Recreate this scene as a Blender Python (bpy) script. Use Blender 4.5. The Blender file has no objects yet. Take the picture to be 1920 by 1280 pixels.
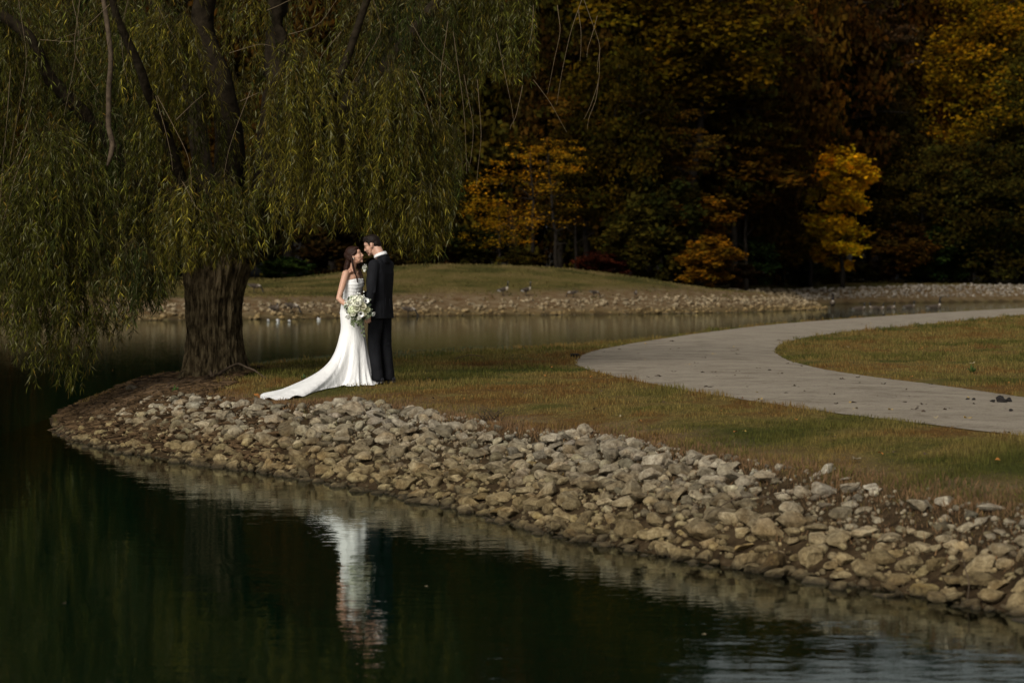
import bpy, bmesh, math, random
import numpy as np
from mathutils import Vector, Matrix

R = math.radians
random.seed(7)
rng = np.random.default_rng(7)
S = bpy.context.scene
C = S.collection

# ---------------------------------------------------------------- camera
F = 4533.0                      # focal length in photo pixels (85 mm on 36 mm)
EYE = 2.0                       # eye height above the water
HZ = 519.0                      # horizon row of the photo
cam_d = bpy.data.cameras.new('camera')
cam = bpy.data.objects.new('camera', cam_d); C.objects.link(cam)
cam.location = (0, 0, EYE); cam.rotation_euler = (R(90), 0, 0)
cam_d.lens = 85; cam_d.sensor_width = 36
cam_d.shift_y = -(640-HZ)/1920
cam_d.clip_start = .5; cam_d.clip_end = 6000
cam_d.dof.use_dof = True; cam_d.dof.focus_distance = 27.5; cam_d.dof.aperture_fstop = 3.0
S.camera = cam
S.render.resolution_x = 1024; S.render.resolution_y = 682

# ---------------------------------------------------------------- sky and sun
SUN_DIR = Vector((-.36, -.74, .58)).normalized()      # towards the sun
w = bpy.data.worlds.new('World'); S.world = w; w.use_nodes = True
nt = w.node_tree; nt.nodes.clear()
sky = nt.nodes.new('ShaderNodeTexSky'); sky.sky_type = 'NISHITA'; sky.sun_disc = False
sky.sun_elevation = math.asin(SUN_DIR.z); sky.sun_rotation = math.atan2(SUN_DIR.x, SUN_DIR.y)
sky.dust_density = 4.0; sky.ozone_density = 1.0
hs = nt.nodes.new('ShaderNodeHueSaturation'); hs.inputs['Saturation'].default_value = .08
bg = nt.nodes.new('ShaderNodeBackground'); bg.inputs['Strength'].default_value = .043
ow = nt.nodes.new('ShaderNodeOutputWorld')
nt.links.new(sky.outputs[0], hs.inputs['Color']); nt.links.new(hs.outputs[0], bg.inputs[0]); nt.links.new(bg.outputs[0], ow.inputs[0])
ld = bpy.data.lights.new('sun', 'SUN'); ld.energy = 1.8; ld.angle = R(26); ld.color = (1, .93, .83)
sun = bpy.data.objects.new('sun', ld); C.objects.link(sun)
sun.rotation_euler = SUN_DIR.to_track_quat('Z', 'Y').to_euler()
S.view_settings.view_transform = 'Standard'; S.view_settings.look = 'None'
S.view_settings.exposure = 0.68; S.view_settings.gamma = 1
S.cycles.max_bounces = 8; S.cycles.transparent_max_bounces = 12
S.cycles.sample_clamp_indirect = 4

# ---------------------------------------------------------------- helpers
def tag(o, label=None, cat=None, group=None, kind=None):
    if label: o['label'] = label
    if cat: o['category'] = cat
    if group: o['group'] = group
    if kind: o['kind'] = kind
    return o

def empty(name, loc, rz=0.0, label=None, cat=None, group=None):
    o = bpy.data.objects.new(name, None); C.objects.link(o)
    o.location = loc; o.rotation_euler = (0, 0, rz); o.empty_display_size = .1
    return tag(o, label, cat, group)

def mesh_np(name, V, Fc, mat=None, smooth=False, col=None, attrs=None):
    """mesh from numpy arrays; Fc is (n,3) or (n,4) or a list of such arrays"""
    me = bpy.data.meshes.new(name)
    V = np.asarray(V, dtype=np.float32)
    if isinstance(Fc, np.ndarray): Fc = [Fc]
    Fc = [np.asarray(f, dtype=np.int32) for f in Fc if len(f)]
    tot = np.concatenate([np.full(len(f), f.shape[1], np.int32) for f in Fc])
    idx = np.concatenate([f.ravel() for f in Fc])
    st = np.concatenate([[0], np.cumsum(tot)[:-1]]).astype(np.int32)
    me.vertices.add(len(V)); me.vertices.foreach_set('co', V.ravel())
    me.loops.add(len(idx)); me.loops.foreach_set('vertex_index', idx)
    me.polygons.add(len(tot)); me.polygons.foreach_set('loop_start', st); me.polygons.foreach_set('loop_total', tot)
    if smooth: me.polygons.foreach_set('use_smooth', np.ones(len(tot), bool))
    if col is not None:
        a = me.color_attributes.new('col', 'FLOAT_COLOR', 'POINT')
        c = np.ones((len(V), 4), np.float32); c[:, :3] = col
        a.data.foreach_set('color', c.ravel())
    me.update(calc_edges=True)
    if mat: me.materials.append(mat)
    return me

def link(name, me, parent=None, loc=None):
    o = bpy.data.objects.new(name, me); C.objects.link(o)
    if parent: o.parent = parent
    if loc is not None: o.location = loc
    return o

ORD = ['leftmost', 'second', 'third', 'fourth', 'fifth', 'sixth', 'seventh', 'eighth', 'ninth', 'tenth', 'eleventh', 'twelfth', 'thirteenth', 'fourteenth', 'fifteenth', 'sixteenth', 'seventeenth', 'eighteenth', 'nineteenth', 'twentieth']
def single_out(objs):
    """things that ended up with the same words get their place in the row as well"""
    by_ = {}
    for o_ in objs: by_.setdefault(o_['label'], []).append(o_)
    for lab_, L_ in by_.items():
        if len(L_) < 2: continue
        L_.sort(key=lambda q_: q_.location.x/q_.location.y)
        for k_, o_ in enumerate(L_):
            if k_ == len(L_)-1: s_ = 'rightmost'
            elif k_ == 0: s_ = 'leftmost'
            else: s_ = (ORD[k_] if k_ < 20 else 'later')+' from left'
            o_['label'] = s_+' '+lab_

def copy_tree(o, parent=None):
    c = o.copy(); C.objects.link(c); c.parent = parent
    for ch in list(o.children): copy_tree(ch, c)
    return c

class Geo:
    """collects pieces into one mesh"""
    def __init__(s): s.V = []; s.F3 = []; s.F4 = []; s.C = []; s.n = 0
    def add(s, V, F4=None, F3=None, col=(1, 1, 1)):
        V = np.asarray(V, float).reshape(-1, 3)
        if F4 is not None and len(F4): s.F4.append(np.asarray(F4)+s.n)
        if F3 is not None and len(F3): s.F3.append(np.asarray(F3)+s.n)
        c = np.asarray(col, float)
        s.C.append(np.broadcast_to(c, (len(V), 3)) if c.ndim == 1 else c)
        s.V.append(V); s.n += len(V)
    def tube(s, P, r, n=6, col=(1, 1, 1), cap=True):
        P = np.asarray(P, float); m = len(P); r = np.broadcast_to(np.asarray(r, float), (m,))
        T = np.gradient(P, axis=0); T /= np.linalg.norm(T, axis=1)[:, None]+1e-9
        up = np.array([0, 0, 1.]) if abs(T[0, 2]) < .9 else np.array([1., 0, 0])
        A = np.cross(T, up); A /= np.linalg.norm(A, axis=1)[:, None]+1e-9
        B = np.cross(T, A)
        th = np.linspace(0, 2*math.pi, n, endpoint=False)
        V = P[:, None]+r[:, None, None]*(np.cos(th)[None, :, None]*A[:, None]+np.sin(th)[None, :, None]*B[:, None])
        i = np.arange(m-1)[:, None]*n; j = np.arange(n)[None]; k = (np.arange(n)+1) % n
        F4 = np.stack([i+j, i+k[None], i+n+k[None], i+n+j], -1).reshape(-1, 4)
        F3 = []
        if cap:
            V = np.concatenate([V.reshape(-1, 3), P[:1], P[-1:]])
            a, b = m*n, m*n+1
            F3 = [[a, kk, jj] for jj, kk in zip(range(n), k)]+[[b, (m-1)*n+jj, (m-1)*n+kk] for jj, kk in zip(range(n), k)]
        s.add(V.reshape(-1, 3), F4, np.array(F3) if len(F3) else None, col)
    def mesh(s, name, mat, smooth=False):
        V = np.concatenate(s.V); Fs = []
        if s.F4: Fs.append(np.concatenate(s.F4))
        if s.F3: Fs.append(np.concatenate(s.F3))
        return mesh_np(name, V, Fs, mat, smooth, np.concatenate(s.C))

def _h(ix, iy, iz, seed):
    n = (ix.astype(np.int64)*374761393+iy.astype(np.int64)*668265263+iz.astype(np.int64)*2147483647+seed*974634777) & 0xffffffff
    n = ((n ^ (n >> 13))*1274126177) & 0xffffffff
    return ((n ^ (n >> 16)) & 0xffff)/65535.0*2-1

def vnoise(P, seed=0):
    P = np.asarray(P, float); i = np.floor(P).astype(np.int64); f = P-i; u = f*f*(3-2*f)
    r = 0
    for dx in (0, 1):
        for dy in (0, 1):
            for dz in (0, 1):
                wgt = (u[..., 0] if dx else 1-u[..., 0])*(u[..., 1] if dy else 1-u[..., 1])*(u[..., 2] if dz else 1-u[..., 2])
                r = r+wgt*_h(i[..., 0]+dx, i[..., 1]+dy, i[..., 2]+dz, seed)
    return r

def fbm(P, seed=0, o=3):
    P = np.asarray(P, float); r = 0; a = 1.
    for k in range(o):
        r = r+a*vnoise(P*(2.03**k)+17.3*k, seed+k); a *= .5
    return r

# ---------------------------------------------------------------- materials
def mat_new(name):
    m = bpy.data.materials.new(name); m.use_nodes = True
    n = m.node_tree; n.nodes.clear()
    out = n.nodes.new('ShaderNodeOutputMaterial'); b = n.nodes.new('ShaderNodeBsdfPrincipled')
    n.links.new(b.outputs[0], out.inputs[0])
    return m, n, b, out

def nd(n, t, **kw):
    x = n.nodes.new(t)
    for k, v in kw.items():
        if k in x.inputs.keys(): x.inputs[k].default_value = v
        else: setattr(x, k, v)
    return x

def ramp(n, src, stops):
    r = n.nodes.new('ShaderNodeValToRGB'); e = r.color_ramp.elements
    while len(e) < len(stops): e.new(.5)
    for k, (p, c) in enumerate(stops):
        e[k].position = p; e[k].color = (*c, 1) if len(c) == 3 else c
    n.links.new(src, r.inputs[0]); return r.outputs[0]

def mixc(n, fac, a, b, typ='MIX'):
    m = n.nodes.new('ShaderNodeMix'); m.data_type = 'RGBA'; m.blend_type = typ
    for sck, v in ((m.inputs[0], fac), (m.inputs[6], a), (m.inputs[7], b)):
        if isinstance(v, (int, float)): sck.default_value = v
        elif isinstance(v, (tuple, list)): sck.default_value = (*v[:3], 1)
        else: n.links.new(v, sck)
    return m.outputs[2]

def math_n(n, op, a, b=None):
    m = n.nodes.new('ShaderNodeMath'); m.operation = op
    for k, v in enumerate((a, b)):
        if v is None: continue
        if isinstance(v, (int, float)): m.inputs[k].default_value = v
        else: n.links.new(v, m.inputs[k])
    return m.outputs[0]

def noise(n, vec, scale, detail=4, rough=.55):
    x = n.nodes.new('ShaderNodeTexNoise'); x.inputs['Scale'].default_value = scale
    x.inputs['Detail'].default_value = detail; x.inputs['Roughness'].default_value = rough
    if vec is not None: n.links.new(vec, x.inputs['Vector'])
    return x.outputs['Fac']

def bump(n, b, src, dist, strength=1.0):
    x = n.nodes.new('ShaderNodeBump'); x.inputs['Strength'].default_value = strength; x.inputs['Distance'].default_value = dist
    n.links.new(src, x.inputs['Height']); n.links.new(x.outputs[0], b.inputs['Normal']); return x

def simple_mat(name, color, rough=.6, var=.15, scale=30, bumpd=0, spec=.5):
    m, n, b, o = mat_new(name)
    tc = nd(n, 'ShaderNodeTexCoord').outputs['Object']
    f = noise(n, tc, scale)
    c0 = tuple(c*(1-var) for c in color); c1 = tuple(min(1, c*(1+var)) for c in color)
    n.links.new(ramp(n, f, [(.3, c0), (.7, c1)]), b.inputs['Base Color'])
    b.inputs['Roughness'].default_value = rough; b.inputs['Specular IOR Level'].default_value = spec
    if bumpd: bump(n, b, f, bumpd)
    return m

def attr_mat(name, rough=.6, spec=.5, gain=1.0, var=.25, scale=60, bumpd=0, trans=0):
    """colour comes from the mesh's own colour attribute, mottled a little"""
    m, n, b, o = mat_new(name)
    a = nd(n, 'ShaderNodeVertexColor', layer_name='col').outputs[0]
    tc = nd(n, 'ShaderNodeTexCoord').outputs['Object']
    f = noise(n, tc, scale)
    g = ramp(n, f, [(.3, (gain*(1-var),)*3), (.7, (gain*(1+var),)*3)])
    c = mixc(n, 1.0, a, g, 'MULTIPLY')
    n.links.new(c, b.inputs['Base Color'])
    b.inputs['Roughness'].default_value = rough; b.inputs['Specular IOR Level'].default_value = spec
    if bumpd: bump(n, b, f, bumpd)
    if trans:
        t = nd(n, 'ShaderNodeBsdfTranslucent'); n.links.new(c, t.inputs[0])
        mx = nd(n, 'ShaderNodeMixShader'); mx.inputs[0].default_value = trans
        n.links.new(b.outputs[0], mx.inputs[1]); n.links.new(t.outputs[0], mx.inputs[2]); n.links.new(mx.outputs[0], o.inputs[0])
    return m

# ---------------------------------------------------------------- lie of the land
def W0(px, py, z=0.0):
    Y = F*(EYE-z)/(py-HZ); return ((px-960)/F*Y, Y)

FRONT = [W0(*p) for p in [(1920,1152),(1800,1130),(1700,1112),(1550,1088),(1400,1066),(1250,1042),(1100,1012),(1000,990),(900,962),(800,937),
                          (700,918),(600,900),(500,886),(400,872),(300,858),(220,846),(150,830),(108,808),(96,799)]]
NEAR = [(60,-30),(12,1),(7.2,7.6),(5.0,10.8),(3.6,13.3)]+FRONT+[(-6.55,34.2),(-6.35,36.3),(-5.6,38.6),(-4.9,41.5),(-3.3,44.2),(-.9,48),
        (1.8,54),(4.4,61),(7.4,70),(10.6,79),(14,88),(20,99),(30,122),(55,153),(120,175),(300,150),(300,-30)]
FAR = [(-300,90),(-60,102),(-35,106),(-24,108.5),(-15,112),(-10,115),(-5.8,122),(-2,126),(1.5,127),(6,129.5),(11,134),(15,140),(18,146),
       (19.8,150),(19,156),(20,168),(25,181),(32,188),(40,196),(60,214),(120,250),(300,300),(1500,400),(1500,3500),(-1500,3500),(-1500,60)]

def sdist(P, poly):
    """signed distance to a polygon, positive inside"""
    P = np.asarray(P, float); poly = np.asarray(poly, float)
    shp = P.shape[:-1]; P = P.reshape(-1, 2)
    d = np.full(len(P), 1e9); ins = np.zeros(len(P), bool)
    for k in range(len(poly)):
        a = poly[k]; b = poly[(k+1) % len(poly)]; ab = b-a
        t = np.clip(((P-a)@ab)/(ab@ab), 0, 1)
        q = a+t[:, None]*ab-P
        d = np.minimum(d, q[:, 0]**2+q[:, 1]**2)
        c = ((a[1] > P[:, 1]) != (b[1] > P[:, 1]))
        if abs(ab[1]) > 1e-9:
            ins ^= c & (P[:, 0] < ab[0]*(P[:, 1]-a[1])/ab[1]+a[0])
    d = np.sqrt(d)
    return np.where(ins, d, -d).reshape(shp)

def height(P, rough=True, dn=None, df=None):
    P = np.asarray(P, float)
    if dn is None: dn = sdist(P, NEAR)
    if df is None: df = sdist(P, FAR)
    X = P[..., 0]; Y = P[..., 1]
    hn = np.interp(dn, [-9,-3,-1,0,.4,1.3,2.6,6,16], [-1.7,-1.0,-.34,0,.21,.55,.68,.74,.80])
    hf = np.interp(df, [-14,-3,0,1.3,4,10,22,45,90,160,900], [-1.7,-.8,0,.42,.95,1.2,1.6,2.0,4.5,9.5,13])
    right = np.clip((X-22)/12, 0, 1)
    hf = hf+right*np.interp(df, [0,3,8,30], [0,.25,.25,0])
    dome = 1.25*np.exp(-np.abs((X+1.0)/11.0)**3)*np.exp(-((Y-146)/11.0)**2)
    hf = hf+np.where(df > 0, dome*np.clip(df/6, 0, 1), 0)
    h = np.maximum(hn, hf)
    if rough:
        q = np.stack([X, Y, X*0], -1)
        land = np.clip((np.maximum(dn, df)+.5), 0, 1)
        k = np.clip(60/np.maximum(Y, 20), .3, 2)
        h = h+land*(.018*vnoise(q*1.3, 3)+.010*vnoise(q*4.1, 4))+.05*vnoise(q*.22, 5)*np.clip(df-3, 0, 1)
    return h

_yy = np.exp(np.linspace(math.log(8), math.log(420), 5000))
def ground(px, py):
    """where a sight line through a photo pixel meets the ground"""
    P = np.stack([(px-960)/F*_yy, _yy], -1)
    z = EYE-(py-HZ)/F*_yy
    h = height(P)
    k = np.argmax(h >= z)
    if not (h >= z).any(): k = int(np.argmin(z-h))
    return np.array([P[k, 0], P[k, 1], h[k]])
def hz(x, y): return float(height(np.array([x, y])))

ROCKTOP = [(96,796),(180,772),(240,752),(300,738),(400,736),(500,750),(560,754),(620,747),(650,741),(715,750),(760,760),(850,775),(930,792),
           (1000,800),(1100,800),(1180,815),(1260,834),(1370,850),(1420,862),(1550,888),(1640,905),(1770,928),(1870,940),(1990,956),(2150,985)]
rocktop = [tuple(ground(px, py+9)[:2]) for px, py in ROCKTOP]
ROCKZONE = [(5.6,10.2),(4.9,10.7),(3.45,13.2)]+[(x-.12, y-.12) for x, y in FRONT]+rocktop

PATH_OUT = [(2300,862),(1920,810),(1700,785),(1500,762),(1300,732),(1180,710),(1110,695),(1078,682),(1078,672),(1110,658),(1180,645),(1300,627),(1450,609),(1600,598),(1750,588),(1920,578.5),(2200,571)]
PATH_IN = [(2300,780),(1920,743),(1780,722),(1640,706),(1540,691),(1478,676),(1456,664),(1452,655),(1462,645),(1500,635),(1560,626),(1640,618),(1750,608),(1840,599),(1920,591),(2040,583),(2300,576)]
def resamp(L, n):
    L = np.asarray(L, float); d = np.r_[0, np.cumsum(np.linalg.norm(np.diff(L, axis=0), axis=1))]
    t = np.linspace(0, d[-1], n)
    # smooth the polyline
    Q = np.stack([np.interp(t, d, L[:, k]) for k in range(2)], -1)
    for _ in range(6): Q[1:-1] = (Q[:-2]+2*Q[1:-1]+Q[2:])/4
    return Q
def W7(px, py): return W0(px, py, .76)
po = np.array([(26,4.5),(18,6.5),(12,9.3),(7.8,13.0)]+[W7(*p) for p in PATH_OUT]+[(32,122),(60,150)]); pi_ = np.array([(27,8.5),(19,10.5),(13.5,13.0),(9.2,17.0)]+[W7(*p) for p in PATH_IN]+[(36,120),(64,147)])
def subdiv(L, m):
    t = np.linspace(0, len(L)-1, m); k = np.arange(len(L))
    Q = np.stack([np.interp(t, k, L[:, j]) for j in range(2)], -1)
    for _ in range(60): Q[1:-1] = (Q[:-2]+2*Q[1:-1]+Q[2:])/4
    return Q
po = subdiv(po, 500); pi_ = subdiv(pi_, 500)
PATHPOLY = np.concatenate([po[::8], pi_[::-8]])

# ---------------------------------------------------------------- ground sheet
def grass_nodes(n, pos):
    f1 = noise(n, pos, .45, 3); f2 = noise(n, pos, 2.2, 5, .65); f3 = noise(n, pos, 24, 3)
    f = math_n(n, 'ADD', math_n(n, 'MULTIPLY', f1, .7), math_n(n, 'MULTIPLY', f2, .3))
    c = ramp(n, f, [(.37, (.046,.050,.011)), (.44, (.078,.070,.018)), (.51, (.135,.100,.032)), (.58, (.110,.058,.018)), (.65, (.145,.112,.038))])
    g = ramp(n, f3, [(.25, (.6,.6,.6)), (.75, (1.35,1.35,1.35))])
    return mixc(n, 1.0, c, g, 'MULTIPLY'), f3

m, n, b, o = mat_new('ground_soil')
pos = nd(n, 'ShaderNodeNewGeometry').outputs['Position']
gc, f3 = grass_nodes(n, pos)
dirt = ramp(n, noise(n, pos, 9, 5, .65), [(.3, (.018,.012,.007)), (.5, (.048,.032,.016)), (.72, (.085,.06,.033))])
far_g = ramp(n, noise(n, pos, .35, 4), [(.38, (.046,.043,.011)), (.5, (.085,.068,.020)), (.64, (.115,.083,.032))])
bare = ramp(n, noise(n, pos, 2.0, 4), [(.35, (.10,.058,.026)), (.65, (.17,.125,.072))])
sep = nd(n, 'ShaderNodeSeparateColor'); n.links.new(nd(n, 'ShaderNodeVertexColor', layer_name='col').outputs[0], sep.inputs[0])
c = mixc(n, sep.outputs[2], gc, far_g)
c = mixc(n, sep.outputs[1], c, bare)
c = mixc(n, sep.outputs[0], c, dirt)
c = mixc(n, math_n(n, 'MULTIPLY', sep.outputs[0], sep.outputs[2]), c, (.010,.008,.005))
sx = nd(n, 'ShaderNodeSeparateXYZ'); n.links.new(pos, sx.inputs[0])
dz = nd(n, 'ShaderNodeMapRange'); n.links.new(sx.outputs[2], dz.inputs[0])
dz.inputs[1].default_value = -.25; dz.inputs[2].default_value = 0.0
c = mixc(n, dz.outputs[0], (.014,.110,.090), c)
n.links.new(c, b.inputs['Base Color']); b.inputs['Roughness'].default_value = .95; b.inputs['Specular IOR Level'].default_value = .05
bump(n, b, noise(n, pos, 30, 5, .7), .03)
M_ground = m

us = np.concatenate([np.linspace(-3, -.32, 50), np.linspace(-.31, .31, 420), np.linspace(.32, 3, 50)])
ys = np.concatenate([[-20, -5, 1.5, 4], np.exp(np.linspace(math.log(6), math.log(45), 330)), np.exp(np.linspace(math.log(45.4), math.log(240), 260)), np.exp(np.linspace(math.log(245), math.log(3000), 25))])
UU, YY = np.meshgrid(us, ys); XX = UU*np.maximum(YY, 6)
P = np.stack([XX, YY], -1)
dn = sdist(P, NEAR); df = sdist(P, FAR)
H = height(P, dn=dn, df=df)
dr = sdist(P, ROCKZONE)
inpath = sdist(P, PATHPOLY)
H = np.where(inpath > -.15, np.interp(YY, [10, 25, 60, 110, 160], [.70, .74, .775, .79, .82]), H)
wr = np.clip((dr+.12)/.25, 0, 1)*(YY < 60)
wr = np.maximum(wr, ((dn < .05) & (df < .0)).astype(float))
wr = np.maximum(wr, np.clip(1-np.hypot(XX+4.6, (YY-32.0)*.6)/1.5, 0, 1)**.5*(XX < -3.6))
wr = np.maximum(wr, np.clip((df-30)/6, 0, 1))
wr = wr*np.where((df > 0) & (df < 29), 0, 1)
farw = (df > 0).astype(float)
bare_w = np.clip(1.6-np.abs(df-2.6)/2.2, 0, 1)*(df > -1)*.95
bare_w = np.maximum(bare_w, np.clip(1-np.abs(dr+.35)/.5, 0, 1)*(YY < 60)*.75)
bare_w = np.maximum(bare_w, np.clip((df+.2)/.6, 0, 1)*(df < 4)*np.clip((XX-17)/3, 0, 1)*.8)
nr, nc = XX.shape
i = np.arange(nr-1)[:, None]*nc; j = np.arange(nc-1)[None]
F4 = np.stack([i+j, i+j+1, i+nc+j+1, i+nc+j], -1).reshape(-1, 4)
me = mesh_np('ground', np.stack([XX, YY, H], -1).reshape(-1, 3), F4, M_ground, True, np.stack([wr, bare_w, farw], -1).reshape(-1, 3))
tag(link('ground', me), kind='structure')

# water
m, n, b, o = mat_new('pond_water'); n.nodes.remove(b)
pos = nd(n, 'ShaderNodeNewGeometry').outputs['Position']
mp = nd(n, 'ShaderNodeMapping'); mp.inputs['Scale'].default_value = (1.0, 1.7, 1.0); n.links.new(pos, mp.inputs[0])
f = math_n(n, 'ADD', math_n(n, 'MULTIPLY', noise(n, mp.outputs[0], 6.5, 2, .5), .0011), math_n(n, 'MULTIPLY', noise(n, mp.outputs[0], 1.1, 2, .5), .0032))
bp = nd(n, 'ShaderNodeBump'); bp.inputs['Distance'].default_value = 1.0; n.links.new(f, bp.inputs['Height'])
gl = nd(n, 'ShaderNodeBsdfGlossy'); gl.inputs['Roughness'].default_value = .02; gl.inputs['Color'].default_value = (.82,.88,.84,1)
tr = nd(n, 'ShaderNodeBsdfTransparent'); tr.inputs[0].default_value = (.36,.52,.38,1)
fr = nd(n, 'ShaderNodeFresnel'); fr.inputs['IOR'].default_value = 1.333
mx = nd(n, 'ShaderNodeMixShader')
n.links.new(bp.outputs[0], gl.inputs['Normal']); n.links.new(bp.outputs[0], fr.inputs['Normal'])
n.links.new(fr.outputs[0], mx.inputs[0]); n.links.new(tr.outputs[0], mx.inputs[1]); n.links.new(gl.outputs[0], mx.inputs[2]); n.links.new(mx.outputs[0], o.inputs[0])
me = mesh_np('water', [(-1500,-60,0),(1500,-60,0),(1500,900,0),(-1500,900,0)], np.array([[0,1,2,3]]), m)
tag(link('water', me), kind='structure')

# path
m, n, b, o = mat_new('path_gravel')
pos = nd(n, 'ShaderNodeNewGeometry').outputs['Position']
a = noise(n, pos, 1.6, 6, .7); q = noise(n, pos, 45, 5, .75)
c = ramp(n, a, [(.32, (.17,.142,.106)), (.46, (.25,.215,.165)), (.68, (.31,.27,.21))])
c = mixc(n, 1.0, c, ramp(n, noise(n, pos, 6, 5, .7), [(.34, (.66,.63,.58)), (.43, (1,1,1))]), 'MULTIPLY')
c = mixc(n, 1.0, c, ramp(n, q, [(.34, (.55,.53,.5)), (.44, (.95,.95,.95)), (.7, (1.2,1.2,1.2))]), 'MULTIPLY')
n.links.new(c, b.inputs['Base Color']); b.inputs['Roughness'].default_value = .9; b.inputs['Specular IOR Level'].default_value = .08
bump(n, b, q, .015)
nw = 14; T = np.linspace(0, 1, nw)
PP = po[:, None]*(1-T[None, :, None])+pi_[:, None]*T[None, :, None]
jag = .05*fbm(np.concatenate([PP*4, PP[..., :1]*0], -1), 21, 3)
side = np.where(T == 0, -1, np.where(T == 1, 1, 0))[None]
PP = PP+ (pi_-po)[:, None]/np.linalg.norm(pi_-po, axis=1)[:, None, None]*(jag*np.abs(side))[..., None]
crown = .02*(1-(2*T-1)**2)
hh = np.interp(PP[..., 1], [10, 25, 60, 110, 160], [.70, .74, .775, .79, .82])+.008+crown[None]
i = np.arange(len(po)-1)[:, None]*nw; j = np.arange(nw-1)[None]
F4 = np.stack([i+j, i+nw+j, i+nw+j+1, i+j+1], -1).reshape(-1, 4)
tag(link('path', mesh_np('path', np.concatenate([PP, hh[..., None]], -1).reshape(-1, 3), F4, m, True)), kind='structure')

bx, by = (661-960)/F*29.2, 29.2          # where the bride stands
HEM = np.array([(0, .30, -.10), (20, .27, .02), (50, .20, .16), (90, .02, .26), (130, -.22, .30), (160, -.55, .10), (176, -.78, -.22), (190, -.96, -.60), (199, -1.05, -.88), (207, -.99, -1.12), (216, -.83, -1.30), (226, -.64, -1.34),
       (236, -.50, -1.22), (246, -.38, -.90), (256, -.24, -.62), (268, -.10, -.47), (285, .03, -.40), (310, .15, -.35), (335, .24, -.24), (360, .30, -.10)], float)

# ---------------------------------------------------------------- stones of the bank
def stone_np(seed, sub, flat=.7, elong=1.25):
    r = np.random.default_rng(seed)
    bm = bmesh.new(); bmesh.ops.create_icosphere(bm, subdivisions=sub, radius=1)
    V = np.array([v.co[:] for v in bm.verts]); Fc = np.array([[v.index for v in f.verts] for f in bm.faces]); bm.free()
    for _ in range(13):
        nn = r.normal(size=3); nn /= np.linalg.norm(nn); d = r.uniform(.42, .88)
        e = V@nn-d; V = V-np.maximum(e, 0)[:, None]*nn*.97
    V = V*(1+.13*fbm(V*1.6+seed, seed, 2)[:, None])
    if sub > 2: V = V*(1+.05*fbm(V*5+seed, seed+9, 3)[:, None])
    V *= np.array([elong*r.uniform(.85, 1.15), 1, flat*r.uniform(.8, 1.15)])
    V /= np.abs(V).max()
    return V, Fc

m, n, b, o = mat_new('limestone')
g = nd(n, 'ShaderNodeNewGeometry'); pos = g.outputs['Position']
oi = nd(n, 'ShaderNodeObjectInfo')
vc = nd(n, 'ShaderNodeVertexColor', layer_name='col').outputs[0]
f1 = noise(n, pos, 2.4, 3); f2 = noise(n, pos, 17, 6, .72); f3 = noise(n, pos, 90, 3, .7)
sx = nd(n, 'ShaderNodeSeparateXYZ'); n.links.new(pos, sx.inputs[0])
zz = math_n(n, 'ADD', sx.outputs[2], math_n(n, 'MULTIPLY', f1, .30))
mr = nd(n, 'ShaderNodeMapRange'); n.links.new(zz, mr.inputs[0]); mr.inputs[1].default_value = .32; mr.inputs[2].default_value = .66
grey = ramp(n, f2, [(.30, (.045,.034,.022)), (.40, (.19,.162,.12)), (.54, (.32,.285,.222)), (.72, (.50,.46,.37))])
tan = ramp(n, f2, [(.30, (.040,.028,.012)), (.40, (.150,.112,.056)), (.54, (.26,.205,.112)), (.75, (.42,.35,.21))])
c = mixc(n, mr.outputs[0], tan, grey)
c = mixc(n, 1.0, c, vc, 'MULTIPLY')
rv_ = ramp(n, oi.outputs['Random'], [(0, (.62,.60,.56)), (.5, (.95,.94,.92)), (1, (1.25,1.24,1.22))])
c = mixc(n, 1.0, c, rv_, 'MULTIPLY')
low = noise(n, pos, 3.1, 3, .6); c = mixc(n, 1.0, c, ramp(n, low, [(.32, (.75,.66,.55)), (.52, (1,1,1))]), 'MULTIPLY')
c = mixc(n, 1.0, c, ramp(n, f3, [(.3, (.78,.78,.78)), (.7, (1.15,1.15,1.15))]), 'MULTIPLY')
wet = nd(n, 'ShaderNodeMapRange'); n.links.new(math_n(n, 'ADD', sx.outputs[2], math_n(n, 'MULTIPLY', f2, .06)), wet.inputs[0])
wet.inputs[1].default_value = .035; wet.inputs[2].default_value = .10
c = mixc(n, wet.outputs[0], (.040,.030,.014), c)
n.links.new(c, b.inputs['Base Color'])
rr = nd(n, 'ShaderNodeMapRange'); n.links.new(wet.outputs[0], rr.inputs[0]); rr.inputs[3].default_value = .35; rr.inputs[4].default_value = .92
n.links.new(rr.outputs[0], b.inputs['Roughness']); b.inputs['Specular IOR Level'].default_value = .25
bump(n, b, math_n(n, 'ADD', f2, math_n(n, 'MULTIPLY', f3, .4)), .035)
M_stone = m

protoH = [stone_np(100+k, 3, .72 if k % 3 else .55) for k in range(14)]
protoL = [stone_np(200+k, 2, .75) for k in range(14)]

rz = np.array(ROCKZONE)
lo, hi = rz.min(0), rz.max(0)
cand = rng.uniform(lo, hi, (60000, 2))
sd = sdist(cand, ROCKZONE); cand = cand[sd > -.02]; sd = sd[sd > -.02]
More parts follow.
